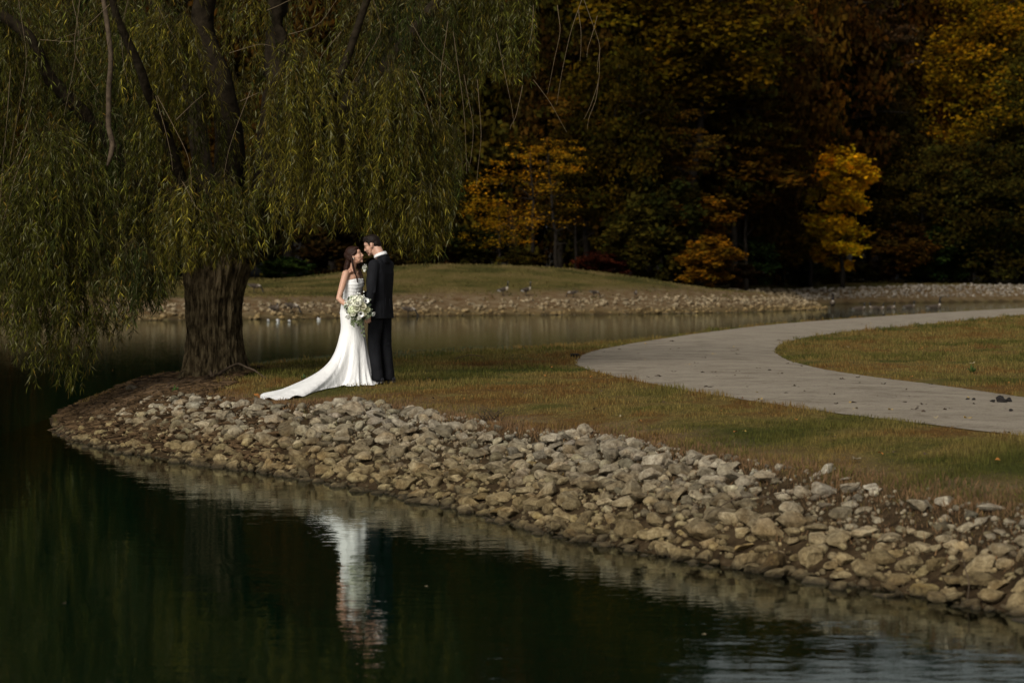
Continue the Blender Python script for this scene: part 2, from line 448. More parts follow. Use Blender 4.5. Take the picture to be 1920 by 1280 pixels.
# thin cover: upper right slope, the root mound at the tip
def cover(x, y, s, dshore):
    u = x/y*F+960
    k = 1.0
    if s < .16+.22*float(vnoise(np.array([x*2.1, y*1.1, 0.]), 91)): k *= .18
    if s < .5 and float(vnoise(np.array([x*1.3, y*.9, 5.]), 92)) > .30: k *= .3
    if u < 330: k *= np.interp(u, [100, 200, 330], [.25, .5, .85])
    if u < 330 and dshore < .45: k *= .5
    if u > 1420 and dshore > .55: k *= .30
    if s < .10: k *= .45
    return k
special = [
 (250,732,34,(.75,.75,.75),'grey rock jutting out at the back rim of the root mound left of the willow trunk'),
 (262,795,40,(.95,.92,.85),'pale wedge rock lying among the roots below the left side of the willow'),  # px, py of the foot, width px, tone, label
 (665,775,52,(1.0,.93,.82),'big tan boulder at the top of the stony bank, right below the bride, between two grey stones'),
 (632,774,30,(1.15,1.15,1.15),'small pale grey stone just left of the big tan boulder below the bride'),
 (703,779,36,(1.15,1.15,1.17),'pale grey stone just right of the big tan boulder, below the feet of the groom'),
 (1551,886,40,(1.25,1.25,1.25),'pale flat stone lying alone in dry grass at the top of the right part of the bank'),
 (1586,900,28,(1.2,1.2,1.2),'small pale wedge stone behind the group of stones at the right edge of the lawn'),
 (1546,925,48,(1.12,1.12,1.13),'pale grey blocky stone, left one of the three in brown grass on the right bank'),
 (1597,922,42,(1.05,1.0,.92),'beige rounded stone, middle one of the three in brown grass on the right bank'),
 (1638,919,40,(1.1,1.1,1.1),'grey stone, right one of the three in brown grass on the right bank'),
 (1641,926,30,(1.3,1.3,1.25),'small flat white stone in front of the three stones on the right bank'),
 (1770,944,46,(1.25,1.25,1.22),'pale pitted stone alone in dry grass near the right edge of the bank'),
 (1858,958,56,(1.25,1.25,1.25),'long white leaning stone at the grass edge near the right side of the photo'),
 (1620,960,36,(.8,.78,.72),'dark rounded stone standing in dry weeds on the right bank'),
 (1668,1012,46,(1.1,1.1,1.1),'grey upright stone on the brown gravel patch of the right bank'),
 (1768,1014,40,(.95,.95,.95),'smooth grey stone right of the gravel patch'),
 (1802,1030,38,(1.2,1.12,.95),'round cream stone behind the heap at the right end of the bank'),
 (1751,1062,48,(1.05,1.0,.85),'round tan stone in the middle of the heap at the right end of the bank'),
 (1738,1112,62,(.95,.93,.72),'big rounded boulder standing in the water near the right end of the shore'),
 (1450,1068,72,(.72,.65,.5),'wide dark brown slab at the water line right of the middle of the shore'),
 (1396,1030,42,(1.3,1.2,.95),'pale cream oval stone above the wide dark slab near the water'),
 (1352,972,64,(.95,.92,.85),'broad smooth grey-tan stone beside the long dry stick'),
 (940,962,44,(.85,.8,.62),'big round tan boulder at the water edge below the middle of the bank'),
 (908,935,36,(.8,.72,.55),'rounded brown stone just above the water, up left of the round tan boulder'),
 (1060,905,40,(1.0,.96,.8),'tan angular stone in the middle of the bank'),
 (992,873,26,(1.2,1.1,.75),'small yellowish stone standing out among the grey stones'),
 (1282,897,30,(1.35,1.35,1.35),'round white stone in the middle of the upper bank'),
]
pts = []; rad = []
sp_rows = []
for px, py, wpx, tone, lab in special:
    x, y, z = ground(px, py); r = wpx/F*y*.5
    sp_rows.append((x, y, r, tone, lab)); pts.append((x, y)); rad.append(r*.95)
dsh = sdist(cand, NEAR)
def topdist(P):
    L = np.array(rocktop); d = np.full(len(P), 1e9)
    for k in range(len(L)-1):
        ab = L[k+1]-L[k]; t = np.clip(((P-L[k])@ab)/(ab@ab), 0, 1); d = np.minimum(d, np.linalg.norm(L[k]+t[:, None]*ab-P, axis=1))
    return d
stop_ = topdist(cand)
cand = cand[:22000]; sd = sd[:22000]; dsh = sdist(cand, NEAR)
def topdist(P):
    L = np.array(rocktop); d = np.full(len(P), 1e9)
    for k in range(len(L)-1):
        ab = L[k+1]-L[k]; t = np.clip(((P-L[k])@ab)/(ab@ab), 0, 1); d = np.minimum(d, np.linalg.norm(L[k]+t[:, None]*ab-P, axis=1))
    return d
stop_ = topdist(cand)
sizes = np.sort(np.exp(rng.normal(math.log(.046), .50, len(cand))))[::-1]
sizes = np.clip(sizes, .018, .125)
sizes = sizes*np.linspace(.95, 1, len(sizes))
P0 = np.array(pts); R0 = np.array(rad)
PX = np.zeros((len(cand)+len(pts), 2)); RX = np.zeros(len(PX)); cnt = len(pts); PX[:cnt] = P0; RX[:cnt] = R0
DX = np.zeros(len(PX))
for k in range(len(cand)):
    x, y = cand[k]; r = sizes[k]
    if rng.random() > cover(x, y, stop_[k], dsh[k]): continue
    if r > .09 and (stop_[k] < .08 or x/y*F+960 < 330): continue
    d = np.hypot(PX[:cnt, 0]-x, PX[:cnt, 1]-y)
    if (d < (RX[:cnt]+r)*.69).any(): continue
    PX[cnt] = (x, y); RX[cnt] = r; DX[cnt] = dsh[k]; cnt += 1
    if cnt > 7000: break
print('stones', cnt)
order = list(range(len(sp_rows)))
show = RX[:cnt]/PX[:cnt, 1]
vis = np.abs(PX[:cnt, 0]/PX[:cnt, 1]*F) < 975
oth = [k for k in np.argsort(-show) if k >= len(sp_rows) and vis[k]]
indiv = order+oth[:300-len(order)]; isin = np.zeros(cnt, bool); isin[indiv] = True
def tone_for(x, y):
    t = rng.uniform(.45, 1.3); return (t*rng.uniform(.98, 1.05), t, t*rng.uniform(.85, 1.0))
def near_name(x, y, d):
    """plain words for where a stone of the bank lies"""
    u = x/y*F+960
    if u < 480: a = 'below the willow'
    elif u < 620: a = 'below the train'
    elif u < 760: a = 'below the couple'
    elif u < 1000: a = 'right of the couple'
    elif u < 1250: a = 'below the path bend'
    elif u < 1480: a = 'right of the middle'
    elif u < 1700: a = 'below the brown grass'
    else: a = 'at the right end'
    if d < .28: bnd = 'at the water'
    elif d < .75: bnd = 'half way up'
    else: bnd = 'near the top'
    return a, bnd
rproto = []
for k, (V, Fc) in enumerate(protoH):
    for q in range(3):
        t = [(.82,.79,.70),(1,.97,.9),(1.2,1.18,1.12)][q]
        me = mesh_np('stone', V, Fc, M_stone, True, np.broadcast_to(np.array(t), (len(V), 3)))
        rproto.append(me)
plain = []
for rank, k in enumerate(indiv):
    x, y = PX[k]; r = RX[k]
    q = int(rng.integers(0, 3)); me = rproto[int(rng.integers(0, 14))*3+q]
    lab = None
    if k < len(sp_rows):
        V, Fc = protoH[k % 14]; me = mesh_np('stone', V, Fc, M_stone, True, np.broadcast_to(np.array(sp_rows[k][3]), (len(V), 3))); lab = sp_rows[k][4]; r = sp_rows[k][2]
    me.polygons.foreach_set('use_smooth', np.zeros(len(me.polygons), bool)); o = link('stone', me); zb = hz(x, y)
    up = .22 if k < len(sp_rows) else rng.uniform(.12, .42)
    s = r*rng.uniform(1.0, 1.12)
    o.location = (x, y, zb+up*r)
    o.scale = (s, s, s*(rng.uniform(.85, 1.1) if k >= len(sp_rows) else .82))
    o.rotation_euler = (rng.uniform(-.35, .35), rng.uniform(-.35, .35), rng.uniform(0, 6.28) if k >= len(sp_rows) else rng.uniform(-.3, .3))
    if lab is None:
        a, bnd = near_name(x, y, DX[k]); tn = ['darker', 'tan-grey', 'pale'][q]
        sz = 'large' if r > .090 else 'middling'
        lab = '%s %s stone %s, %s' % (sz, tn, bnd, a)
    else: lab = ' '.join(lab.split()[:16])
    tag(o, lab, 'stone', 'limestone stones lining the near bank')
    if k >= len(sp_rows): plain.append(o)
single_out(plain)
G = Geo()
def put(gm, V, Fc, x, y, z, r, tone):
    A = Matrix.Rotation(rng.uniform(0, 6.28), 3, 'Z') @ Matrix.Rotation(rng.uniform(-.5, .5), 3, 'X') @ Matrix.Rotation(rng.uniform(-.5, .5), 3, 'Y')
    gm.add((V*r)@np.array(A).T+np.array([x, y, z]), None, Fc, tone)
HZall = height(PX[:cnt])
for k in range(cnt):
    if isin[k]: continue
    V, Fc = protoL[int(rng.integers(0, 14))]
    put(G, V, Fc, PX[k, 0], PX[k, 1], HZall[k]+rng.uniform(.05, .45)*RX[k], RX[k]*1.15, tone_for(*PX[k]))
# chips and pebbles between them, on the soil of the slope
Q = cand[rng.integers(0, len(cand), 7000)]+rng.normal(0, .03, (7000, 2)); hq = height(Q)
Vp, Fp = stone_np(5, 1, .7)
for k in range(len(Q)):
    r = rng.uniform(.009, .03); put(G, Vp, Fp, Q[k, 0], Q[k, 1], hq[k]+r*.3, r, tone_for(*Q[k]))
# brown soil crumbs and bits of bark over the mound at the tip
crumbG = Geo(); ct = cand[(cand[:, 0]/cand[:, 1]*F+960) < 520]
Q2 = np.concatenate([ct[rng.integers(0, len(ct), 6000)]+rng.normal(0, .05, (6000, 2)), np.stack([rng.uniform(-6.4, -3.6, 9000), rng.uniform(29.5, 35, 9000)], -1)]); h2 = height(Q2); d2 = sdist(Q2, NEAR)
for k in range(len(Q2)):
    if d2[k] < .12: continue
    r = rng.uniform(.010, .040)*(1.6 if rng.random() < .12 else 1); t = rng.uniform(.35, 1.9); A = np.array(Matrix.Rotation(rng.uniform(0, 6.28), 3, 'Z'))
    crumbG.add((Vp*np.array([r*rng.uniform(1, 3.2), r, r*.7]))@A.T+np.array([Q2[k, 0], Q2[k, 1], h2[k]+r*.3]), None, Fp, (.052*t, .033*t, .017*t))
tag(link('soil_crumbs', crumbG.mesh('soil_crumbs', attr_mat('soil_crumbs', .95, .05))), 'dark brown soil crumbs and bark bits over the bare mound below the willow', 'soil', None, 'stuff')
# far banks
def along(poly, k0, k1, step, d0, d1, nper):
    L = np.array(poly[k0:k1]); seg = np.linalg.norm(np.diff(L, axis=0), axis=1); tot = seg.sum(); out = []
    cs = np.r_[0, np.cumsum(seg)]
    for t in np.arange(0, tot, step):
        for _ in range(nper):
            tt = min(tot-1e-3, t+rng.uniform(0, step)); s = np.searchsorted(cs, tt, 'right')-1
            dr_ = (L[s+1]-L[s])/seg[s]; nn = np.array([-dr_[1], dr_[0]])
            p = L[s]+dr_*(tt-cs[s])+nn*rng.uniform(d0, d1); out.append(p)
    return np.array(out)
fr_ = np.concatenate([along(FAR, 2, 14, 1, -.25, 2.6, 20), along(FAR, 14, 20, 1, .9, 5.2, 34), along(FAR, 6, 14, 1, 2.0, 3.4, 3)])
fr_ = fr_[sdist(fr_, FAR) > -.3]
hf_ = height(fr_)
for k, p in enumerate(fr_):
    V, Fc = protoL[k % 14] if k % 2 else (Vp, Fp)
    r = float(np.clip(math.exp(rng.normal(math.log(.10), .4)), .05, .24))
    t = rng.uniform(.55, 1.1)
    grey_ = p[0] > 21
    put(G, V, Fc, p[0], p[1], hf_[k]+.3*r, r, (t, t, t*1.05) if grey_ else (t, t*.9, t*.72))
tag(link('bank_stones', G.mesh('bank_stones', M_stone, False)), 'the many smaller stones and chips packed between, and those on the far banks', 'stones', None, 'stuff')
print('far stones', len(fr_))

# ---------------------------------------------------------------- grass
def blades(name, X, Y, Z, hgt, wid, mat, lean=.5, up=None):
    N = len(X); az = rng.uniform(0, 2*math.pi, N); la = rng.uniform(0, 2*math.pi, N); ln = rng.uniform(.05, lean, N)
    B = np.stack([X, Y, Z-.004], -1); side_ = np.stack([np.cos(az), np.sin(az), az*0], -1)*(wid/2)[:, None]
    tip = B+np.stack([np.cos(la)*ln*hgt, np.sin(la)*ln*hgt, hgt*np.sqrt(1-ln**2)], -1)
    mid = B+(tip-B)*.55; mid[:, 2] += hgt*.07
    V = np.stack([B-side_, B+side_, mid+side_*.8, tip, mid-side_*.8], 1).reshape(-1, 3)
    base = np.arange(N)*5
    F4 = np.stack([base, base+1, base+2, base+4], -1); F3 = np.stack([base+4, base+2, base+3], -1)
    cv = np.repeat(rng.uniform(.65, 1.45, N), 5)
    return mesh_np(name, V, [F4, F3], mat, False, np.stack([cv, cv, cv], -1))

m, n, b, o = mat_new('lawn_grass')
pos = nd(n, 'ShaderNodeNewGeometry').outputs['Position']
gc, f3 = grass_nodes(n, pos)
c = mixc(n, 1.0, gc, nd(n, 'ShaderNodeVertexColor', layer_name='col').outputs[0], 'MULTIPLY')
c = mixc(n, 1.0, c, (1.25,1.25,1.2), 'MULTIPLY')
n.links.new(c, b.inputs['Base Color']); b.inputs['Roughness'].default_value = .8; b.inputs['Specular IOR Level'].default_value = .05
t = nd(n, 'ShaderNodeBsdfTranslucent'); n.links.new(c, t.inputs[0]); mx = nd(n, 'ShaderNodeMixShader'); mx.inputs[0].default_value = .25
n.links.new(b.outputs[0], mx.inputs[1]); n.links.new(t.outputs[0], mx.inputs[2]); n.links.new(mx.outputs[0], o.inputs[0])
M_grass = m
N = 700000
hemw = HEM[:-1, 1:]+np.array([bx, by])
u = rng.uniform(-.30, .30, N); Y = np.exp(rng.uniform(math.log(13), math.log(95), N)); X = u*Y
Pq = np.stack([X, Y], -1)
dn_ = sdist(Pq, NEAR); dp_ = sdist(Pq, PATHPOLY); dr_ = sdist(Pq, ROCKZONE)
rootm = np.hypot(X+4.6, (Y-32.0)*.6)
ok = (dn_ > .25) & (sdist(Pq, hemw) < .0) & (dp_ < .01+.10*vnoise(np.stack([X*3, Y*3, X*0], -1), 31)*rng.random(N)) & ((dr_ < -.02) | ((rng.random(N) < .07) & (dn_ > .6))) & ((rootm > 1.1+.5*rng.random(N)) | (X > -3.9))
X, Y = X[ok], Y[ok]; Z = height(np.stack([X, Y], -1)); Z = np.where(dp_[ok] > -.25, np.interp(Y, [10,25,60,110], [.70,.74,.775,.79]), Z)
sc_ = np.clip(Y/26, .6, 2.6)
edge = np.clip(1-np.abs(dr_[ok]+.1)/.4, 0, 1)*(Y < 45)
tuft = np.clip(1+1.1*fbm(np.stack([X*2.2, Y*2.2, X*0], -1), 55, 3), .4, 2.3); hg = rng.uniform(.020, .050, len(X))*tuft*(1+.5*(sc_-1))*(1+.5*edge*rng.random(len(X))); wd = rng.uniform(.004, .008, len(X))*sc_
tag(link('lawn_grass', blades('lawn_grass', X, Y, Z, hg, wd, M_grass)), 'short patchy green and brown autumn grass on the near lawn', 'grass', None, 'stuff')
# dry reddish grass and straw at the rim of the stones
M_dry = simple_mat('dry_grass', (.125,.068,.026), .9, .55, 7)
N = 60000
cq = cand[rng.integers(0, len(cand), N//3)]+rng.normal(0, .05, (N//3, 2))
rt = np.array(rocktop); sdx = np.linspace(0, len(rt)-1.001, N-len(cq)); kk = sdx.astype(int); fr2 = (sdx-kk)[:, None]
rim = rt[kk]*(1-fr2)+rt[kk+1]*fr2+rng.normal(0, .13, (len(kk), 2))+np.array([.02, .05])
Pq = np.concatenate([cq, rim]); uq = Pq[:, 0]/Pq[:, 1]*F+960
patch = vnoise(np.concatenate([Pq*1.7, Pq[:, :1]*0], -1), 41)
dn_ = sdist(Pq, NEAR)
keep = (dn_ > .3) & ((patch > .12) | (uq > 1450) | (np.arange(len(Pq)) >= len(cq))) & (rng.random(len(Pq)) < .8*np.where((uq > 1450) | (np.arange(len(Pq)) >= len(cq)), .85, .5))
keep &= ~((np.arange(len(Pq)) >= len(cq)) & (rng.random(len(Pq)) < .35)) & ((uq > 420) | (rng.random(len(Pq)) < .25))
keep &= sdist(Pq, hemw) < .03; Pq = Pq[keep]; Z = height(Pq)
tag(link('dry_grass', blades('dry_grass', Pq[:, 0], Pq[:, 1], Z, rng.uniform(.02, .075, len(Pq)), rng.uniform(.004, .008, len(Pq)), M_dry, .85)), 'dry rusty brown grass and straw between and above the stones', 'dry grass', None, 'stuff')
# low green growth on the back rim of the lawn by the water
N = 5000
L = np.array([W7(500,666), W7(560,660), W7(620,662), W7(690,664), W7(745,655), W7(840,650), W7(900,646)])
sdx = rng.uniform(0, len(L)-1.001, N); kk = sdx.astype(int); fr2 = (sdx-kk)[:, None]
Pq = L[kk]*(1-fr2)+L[kk+1]*fr2+rng.normal(0, .5, (N, 2)); Pq = Pq[sdist(Pq, NEAR) > .15]
M_weed = simple_mat('weed_green', (.040,.052,.014), .6, .4, 6)
tag(link('rim_weeds', blades('rim_weeds', Pq[:, 0], Pq[:, 1], height(Pq), rng.uniform(.03, .10, len(Pq)), rng.uniform(.006, .014, len(Pq)), M_weed, .9)), 'low fresh green weeds along the back rim of the lawn by the water', 'weeds', None, 'stuff')
# rough cover on the far rise
N = 60000
X = rng.uniform(-30, 50, N); Y = rng.uniform(112, 215, N); Pq = np.stack([X, Y], -1); df_ = sdist(Pq, FAR); Pq = Pq[(df_ > 2.5) & (df_ < 45)]
m, n, b, o = mat_new('far_grass'); pos = nd(n, 'ShaderNodeNewGeometry').outputs['Position']
fg = ramp(n, noise(n, pos, .35, 4), [(.38, (.046,.043,.011)), (.5, (.085,.068,.020)), (.64, (.115,.083,.032))]); n.links.new(fg, b.inputs['Base Color']); b.inputs['Roughness'].default_value = .9; b.inputs['Specular IOR Level'].default_value = .1
tag(link('far_grass', blades('far_grass', Pq[:, 0], Pq[:, 1], height(Pq), rng.uniform(.04, .12, len(Pq)), rng.uniform(.05, .12, len(Pq)), m, .8)), 'mown yellow-green grass on the rise across the pond', 'grass', None, 'stuff')

# ---------------------------------------------------------------- bodies: many soft pieces fused into one skin
def _sph(nu=16, nv=10):
    V = [[0, 0, 1]]
    for a in range(1, nv):
        t = math.pi*a/nv
        for q in range(nu): V.append([math.sin(t)*math.cos(2*math.pi*q/nu), math.sin(t)*math.sin(2*math.pi*q/nu), math.cos(t)])
    V.append([0, 0, -1]); F3 = []; F4 = []
    for q in range(nu):
        F3.append([0, 1+q, 1+(q+1) % nu])
        for a in range(nv-2):
            s0 = 1+a*nu; F4.append([s0+q, s0+nu+q, s0+nu+(q+1) % nu, s0+(q+1) % nu])
        l = 1+(nv-2)*nu; F3.append([l+q, len(V)-1, l+(q+1) % nu])
    return np.array(V, float), np.array(F4), np.array(F3)
SPH = _sph()

def ell(c, r, col, rot=None):
    return ('e', np.array(c, float), np.array(r, float) if hasattr(r, '__len__') else np.array([r]*3, float), np.array(rot) if rot is not None else np.eye(3), col)
def cap(a, ra, b_, rb, col): return ('c', np.array(a, float), ra, np.array(b_, float), rb, col)

def fuse(name, prims, voxel, mat, smooth=4, extra=None, fac=.5):
    G = Geo()
    for p in prims:
        if p[0] == 'e':
            G.add((SPH[0]*p[2])@p[3].T+p[1], SPH[1], SPH[2])
        else:
            _, a, ra, b_, rb, c = p
            G.add(SPH[0]*ra+a, SPH[1], SPH[2]); G.add(SPH[0]*rb+b_, SPH[1], SPH[2])
            if np.linalg.norm(a-b_) > 1e-4: G.tube([a, b_], [ra, rb], 16)
    if extra: extra(G)
    me = G.mesh('tmp', None)
    o = bpy.data.objects.new('tmp', me); C.objects.link(o)
    md = o.modifiers.new('r', 'REMESH'); md.mode = 'VOXEL'; md.voxel_size = voxel
    if smooth:
        sm = o.modifiers.new('s', 'SMOOTH'); sm.factor = fac; sm.iterations = smooth
    dg = bpy.context.evaluated_depsgraph_get(); ev = o.evaluated_get(dg); out = bpy.data.meshes.new_from_object(ev)
    bpy.data.objects.remove(o); bpy.data.meshes.remove(me)
    out.name = name; nv = len(out.vertices)
    V = np.empty(nv*3, np.float32); out.vertices.foreach_get('co', V); V = V.reshape(-1, 3).astype(float)
    best = np.full(nv, 1e9); colr = np.ones((nv, 4), np.float32)
    for p in prims:
        if p[0] == 'e':
            q = ((V-p[1])@p[3])/p[2]; d = (np.linalg.norm(q, axis=1)-1)*p[2].min()
        else:
            _, a, ra, b_, rb, c = p
            ab = b_-a; t = np.clip(((V-a)@ab)/max(ab@ab, 1e-9), 0, 1)
            d = np.linalg.norm(V-(a+t[:, None]*ab), axis=1)-(ra+(rb-ra)*t)
        mk = d < best; best[mk] = d[mk]; colr[mk, :3] = p[-1]
    for k in list(out.color_attributes): out.color_attributes.remove(k)
    a = out.color_attributes.new('col', 'FLOAT_COLOR', 'POINT'); a.data.foreach_set('color', colr.ravel())
    out.materials.clear(); out.materials.append(mat)
    out.polygons.foreach_set('use_smooth', np.ones(len(out.polygons), bool))
    return out

def frame(o, yaw, pitch=0.0, roll=0.0):
    """local axes: x = to the figure's right, y = forward, z = up ; yaw = world angle of forward"""
    f = Vector((math.cos(yaw), math.sin(yaw), 0)); r = Vector((f.y, -f.x, 0)); u = Vector((0, 0, 1))
    M = Matrix((r, f, u)).transposed()
    M = M @ Matrix.Rotation(pitch, 3, 'X') @ Matrix.Rotation(roll, 3, 'Y')
    A = np.array(M); o = np.array(o, float)
    return (lambda x, y, z: o+A@np.array([x, y, z], float)), A

SK = (.52, .30, .205); SKG = (.47, .275, .195); LIP = (.42, .16, .13)
m, n, b, o = mat_new('skin'); a = nd(n, 'ShaderNodeVertexColor', layer_name='col').outputs[0]
n.links.new(a, b.inputs['Base Color']); b.inputs['Roughness'].default_value = .5; b.inputs['Specular IOR Level'].default_value = .35
b.inputs['Subsurface Weight'].default_value = .12; b.inputs['Subsurface Radius'].default_value = (.02, .008, .004); b.inputs['Subsurface Scale'].default_value = .5
M_skin = m

def head_prims(c, A_, skin, lip, fem=False, scale=1.0, smile=0.0):
    """head centre c (between the ears, eye height), A_ axes"""
    s = scale
    def P(x, y, z): return np.array(c)+A_@(np.array([x, y, z])*s)
    pr = [ell(P(0, -.014, .032), np.array([.073, .093, .086])*s, skin, A_),        # skull
          ell(P(0, .030, -.020), np.array([.060, .060, .075])*s, skin, A_),        # face
          ell(P(0, .020, -.066), np.array([.046, .056, .040])*s, skin, A_),        # jaw
          ell(P(0, .068, -.091), np.array([.020, .019, .018])*s, skin, A_),        # chin
          ell(P(0, .066, .034), np.array([.054, .022, .036])*s, skin, A_),         # forehead
          cap(P(0, .084, .012), .0085*s, P(0, .103, -.026), .0105*s, skin),        # nose
          ell(P(.011, .094, -.031), np.array([.009, .011, .008])*s, skin, A_), ell(P(-.011, .094, -.031), np.array([.009, .011, .008])*s, skin, A_),
          cap(P(-.038, .068, .020), .009*s, P(-.008, .079, .021), .009*s, skin), cap(P(.038, .068, .020), .009*s, P(.008, .079, .021), .009*s, skin)]
    for q in (-1, 1):
        pr.append(ell(P(.036*q, .052, -.026), np.array([.026, .030, .032])*s, skin, A_)); pr.append(ell(P(.026*q, .058, -.052), np.array([.022, .022, .024])*s, skin, A_))       # cheek
        pr.append(cap(P(.058*q, .012, -.02), .012*s, P(.040*q, .045, -.078), .014*s, skin))   # jaw line
        pr.append(ell(P(.074*q, -.008, -.004), np.array([.007, .017, .030])*s, skin, A_))      # ear
        pr.append(cap(P(.076*q, -.018, .018), .006*s, P(.080*q, -.016, -.006), .006*s, skin))
    pr.append(cap(P(-.020, .078+0*smile, -.058+.004*smile), .0065*s, P(0, .086, -.057), .0065*s, lip)); pr.append(cap(P(.020, .078, -.058+.004*smile), .0065*s, P(0, .086, -.057), .0065*s, lip))
    pr.append(cap(P(-.016, .078, -.066), .006*s, P(.016, .078, -.066), .006*s, lip)); pr.append(ell(P(0, .083, -.067), np.array([.011, .007, .007])*s, lip, A_))
    pr.append(ell(P(0, .082, -.046), np.array([.018, .012, .010])*s, skin, A_))
    return pr

def hand_prims(wrist, d, side_v, palm_n, skin, curl=.5, thumb_side=1, s=1.0):
    """hand hanging along d; side_v points to the thumb side; palm_n is where the palm faces"""
    d = np.array(d, float); d /= np.linalg.norm(d); sv = np.array(side_v, float); sv -= d*(sv@d); sv /= np.linalg.norm(sv); pn = np.cross(d, sv)
    if pn@np.array(palm_n) < 0: pn = -pn
    w_ = np.array(wrist, float); A3 = np.stack([sv, pn, d], 1)
    pr = [ell(w_+d*.050*s, np.array([.040, .0165, .052])*s, skin, A3), cap(w_-d*.01, .024*s, w_+d*.02*s, .027*s, skin)]
    L = [.070, .080, .075, .058]
    for k in range(4):
        off = (.030-.020*k)*s; p = w_+d*.088*s+sv*off; r = (.0098-.0008*(k == 3))*s; ang = 0; dirv = d
        for q, fr_ in enumerate((.45, .30, .25)):
            ang += curl*(.65, .9, .6)[q]+.05*k
            dirv = d*math.cos(ang)+pn*math.sin(ang)+sv*(.05-.035*k)
            p2 = p+dirv*L[k]*fr_*s; pr.append(cap(p, r, p2, r*.92, skin)); p = p2; r *= .92
    a0 = w_+d*.022*s+sv*.024*s; a1 = a0+(sv*.62+d*.62+pn*.35)*.042*s; a2 = a1+(sv*.15+d*.85+pn*.45)*.030*s; a3 = a2+(d*.85+pn*.55)*.024*s
    pr += [cap(a0, .0135*s, a1, .0115*s, skin), cap(a1, .0112*s, a2, .010*s, skin), cap(a2, .010*s, a3, .0085*s, skin)]
    return pr

# ---------------------------------------------------------------- the groom
gx, gy = (712-960)/F*29.25, 29.25
gz = hz(gx, gy)
groom = empty('person', (gx, gy, gz), 0, 'man in a black suit and white shirt, head bent down towards the woman', 'person')
PG, AG = frame((0, 0, 0), R(155))       # facing left and a little away
# joints (figure frame: x right, y forward)
neckb = PG(0, -.030, 1.500)
hc = np.array([-.094, .055, 1.668])
_, AH = frame((0, 0, 0), R(170), R(-20))
HB = (.012, .010, .009)
sh_l = PG(-.185, -.02, 1.425); sh_r = PG(.185, -.02, 1.425)
el_l = np.array([-.085, -.265, 1.135]); wr_l = np.array([-.120, -.255, .872])
el_r = np.array([.02, .31, 1.16]); wr_r = np.array([-.20, .25, 1.06])
pr = head_prims(hc, AH, SKG, (.36, .17, .14), scale=1.02)
pr += [cap(neckb, .062, hc+AH@np.array([0, -.040, -.035]), .057, SKG), cap(neckb+AG@np.array([0, .02, 0]), .055, hc+AH@np.array([0, -.01, -.06]), .045, SKG),
       cap(neckb, .055, PG(0, -.02, 1.40), .07, SKG),
       ell(PG(0, -.01, 1.28), (.145, .080, .14), SKG, AG), ell(PG(0, -.01, 1.08), (.13, .075, .15), SKG, AG), ell(PG(0, -.01, .92), (.13, .08, .12), SKG, AG)]
for a_, b_, c_ in ((sh_l, el_l, wr_l), (sh_r, el_r, wr_r)):
    pr += [cap(a_, .052, b_, .040, SKG), cap(b_, .038, c_, .025, SKG)]
pr += hand_prims(wr_l, (-.10, .03, -1), (-1, .15, 0), (0, 1, 0), SKG, .55)
pr += hand_prims(wr_r, (-.9, -.25, -.25), (0, -.3, 1), (0, -1, 0), SKG, .35)
hipl, hipr = PG(-.085, 0, .90), PG(.085, -.01, .90)
knl, knr = PG(-.095, .03, .49), PG(.10, -.02, .49)
fl, fr_ = PG(-.10, -.02, .085), PG(.115, -.06, .085)
for a_, b_, c_ in ((hipl, knl, fl), (hipr, knr, fr_)):
    pr += [cap(a_, .080, b_, .052, SKG), cap(b_, .050, c_, .034, SKG)]
for f_ in (fl, fr_): pr += [cap(f_+np.array([0, 0, -.03]), .034, f_+AG@np.array([0, .13, -.045]), .027, SKG)]
link('body', fuse('body', pr, .0050, M_skin, 7), groom)
M_hair = simple_mat('dark_hair', (.010,.006,.004), .6, .4, 160, .003, .15)
def HL(x, y, z): return hc+AH@(np.array([x, y, z])*1.02)
rg = np.random.default_rng(3)
hp = [ell(HL(0, -.022, .050), (.080, .092, .080), HB, AH), ell(HL(0, .030, .088), (.064, .062, .036), HB, AH), ell(HL(0, -.052, .008), (.071, .062, .066), HB, AH),
      ell(HL(0, .050, .094), (.052, .032, .020), HB, AH), cap(HL(.070, .018, .040), .013, HL(.073, .016, .012), .008, HB), cap(HL(-.070, .018, .040), .013, HL(-.073, .016, .012), .008, HB),
      ell(HL(0, -.070, -.038), (.052, .030, .030), HB, AH)]
for k in range(46):
    t = rg.uniform(-1, 1); q = rg.uniform(-.5, .72); x = .066*t; y = .085*q-.005; z = .050+.075*math.sqrt(max(0, 1-t*t*.7-q*q*.45))
    hp.append(cap(HL(x, y-.02, z-.004), .008, HL(x*1.05, y+.022, z+.006), .005, HB))
link('hair', fuse('hair', hp, .0055, M_hair, 2), groom)
# shirt collar, suit
M_shirt = simple_mat('white_shirt', (.78,.77,.76), .7, .04, 40)
neck_t = hc+AH@np.array([0, -.035, -.06])
def ring(c, ax, rx, ry, yaw_A, tilt, zoff, r, n_=26, back=.018):
    P_ = []
    for q in range(n_+1):
        t = 2*math.pi*q/n_; P_.append(c+yaw_A@np.array([rx*math.sin(t), ry*math.cos(t), zoff-tilt*math.cos(t)*1.0+back*(math.cos(t) < -.2)]))
    return P_
G = Geo(); G.tube(ring(neckb+np.array([-.012, .004, .035]), None, .068, .070, AG, .030, .0, 0), .0, 6)
cp = ring(neckb+np.array([-.016, .004, .044]), None, .066, .068, AG, .026, 0, 0, back=0)
pr = [cap(cp[q], .013, cp[q+1], .013, (1, 1, 1)) for q in range(len(cp)-1)]+[cap(cp[q]+np.array([-.004, 0, .020]), .009, cp[q+1]+np.array([-.004, 0, .020]), .009, (1, 1, 1)) for q in range(len(cp)-1)]
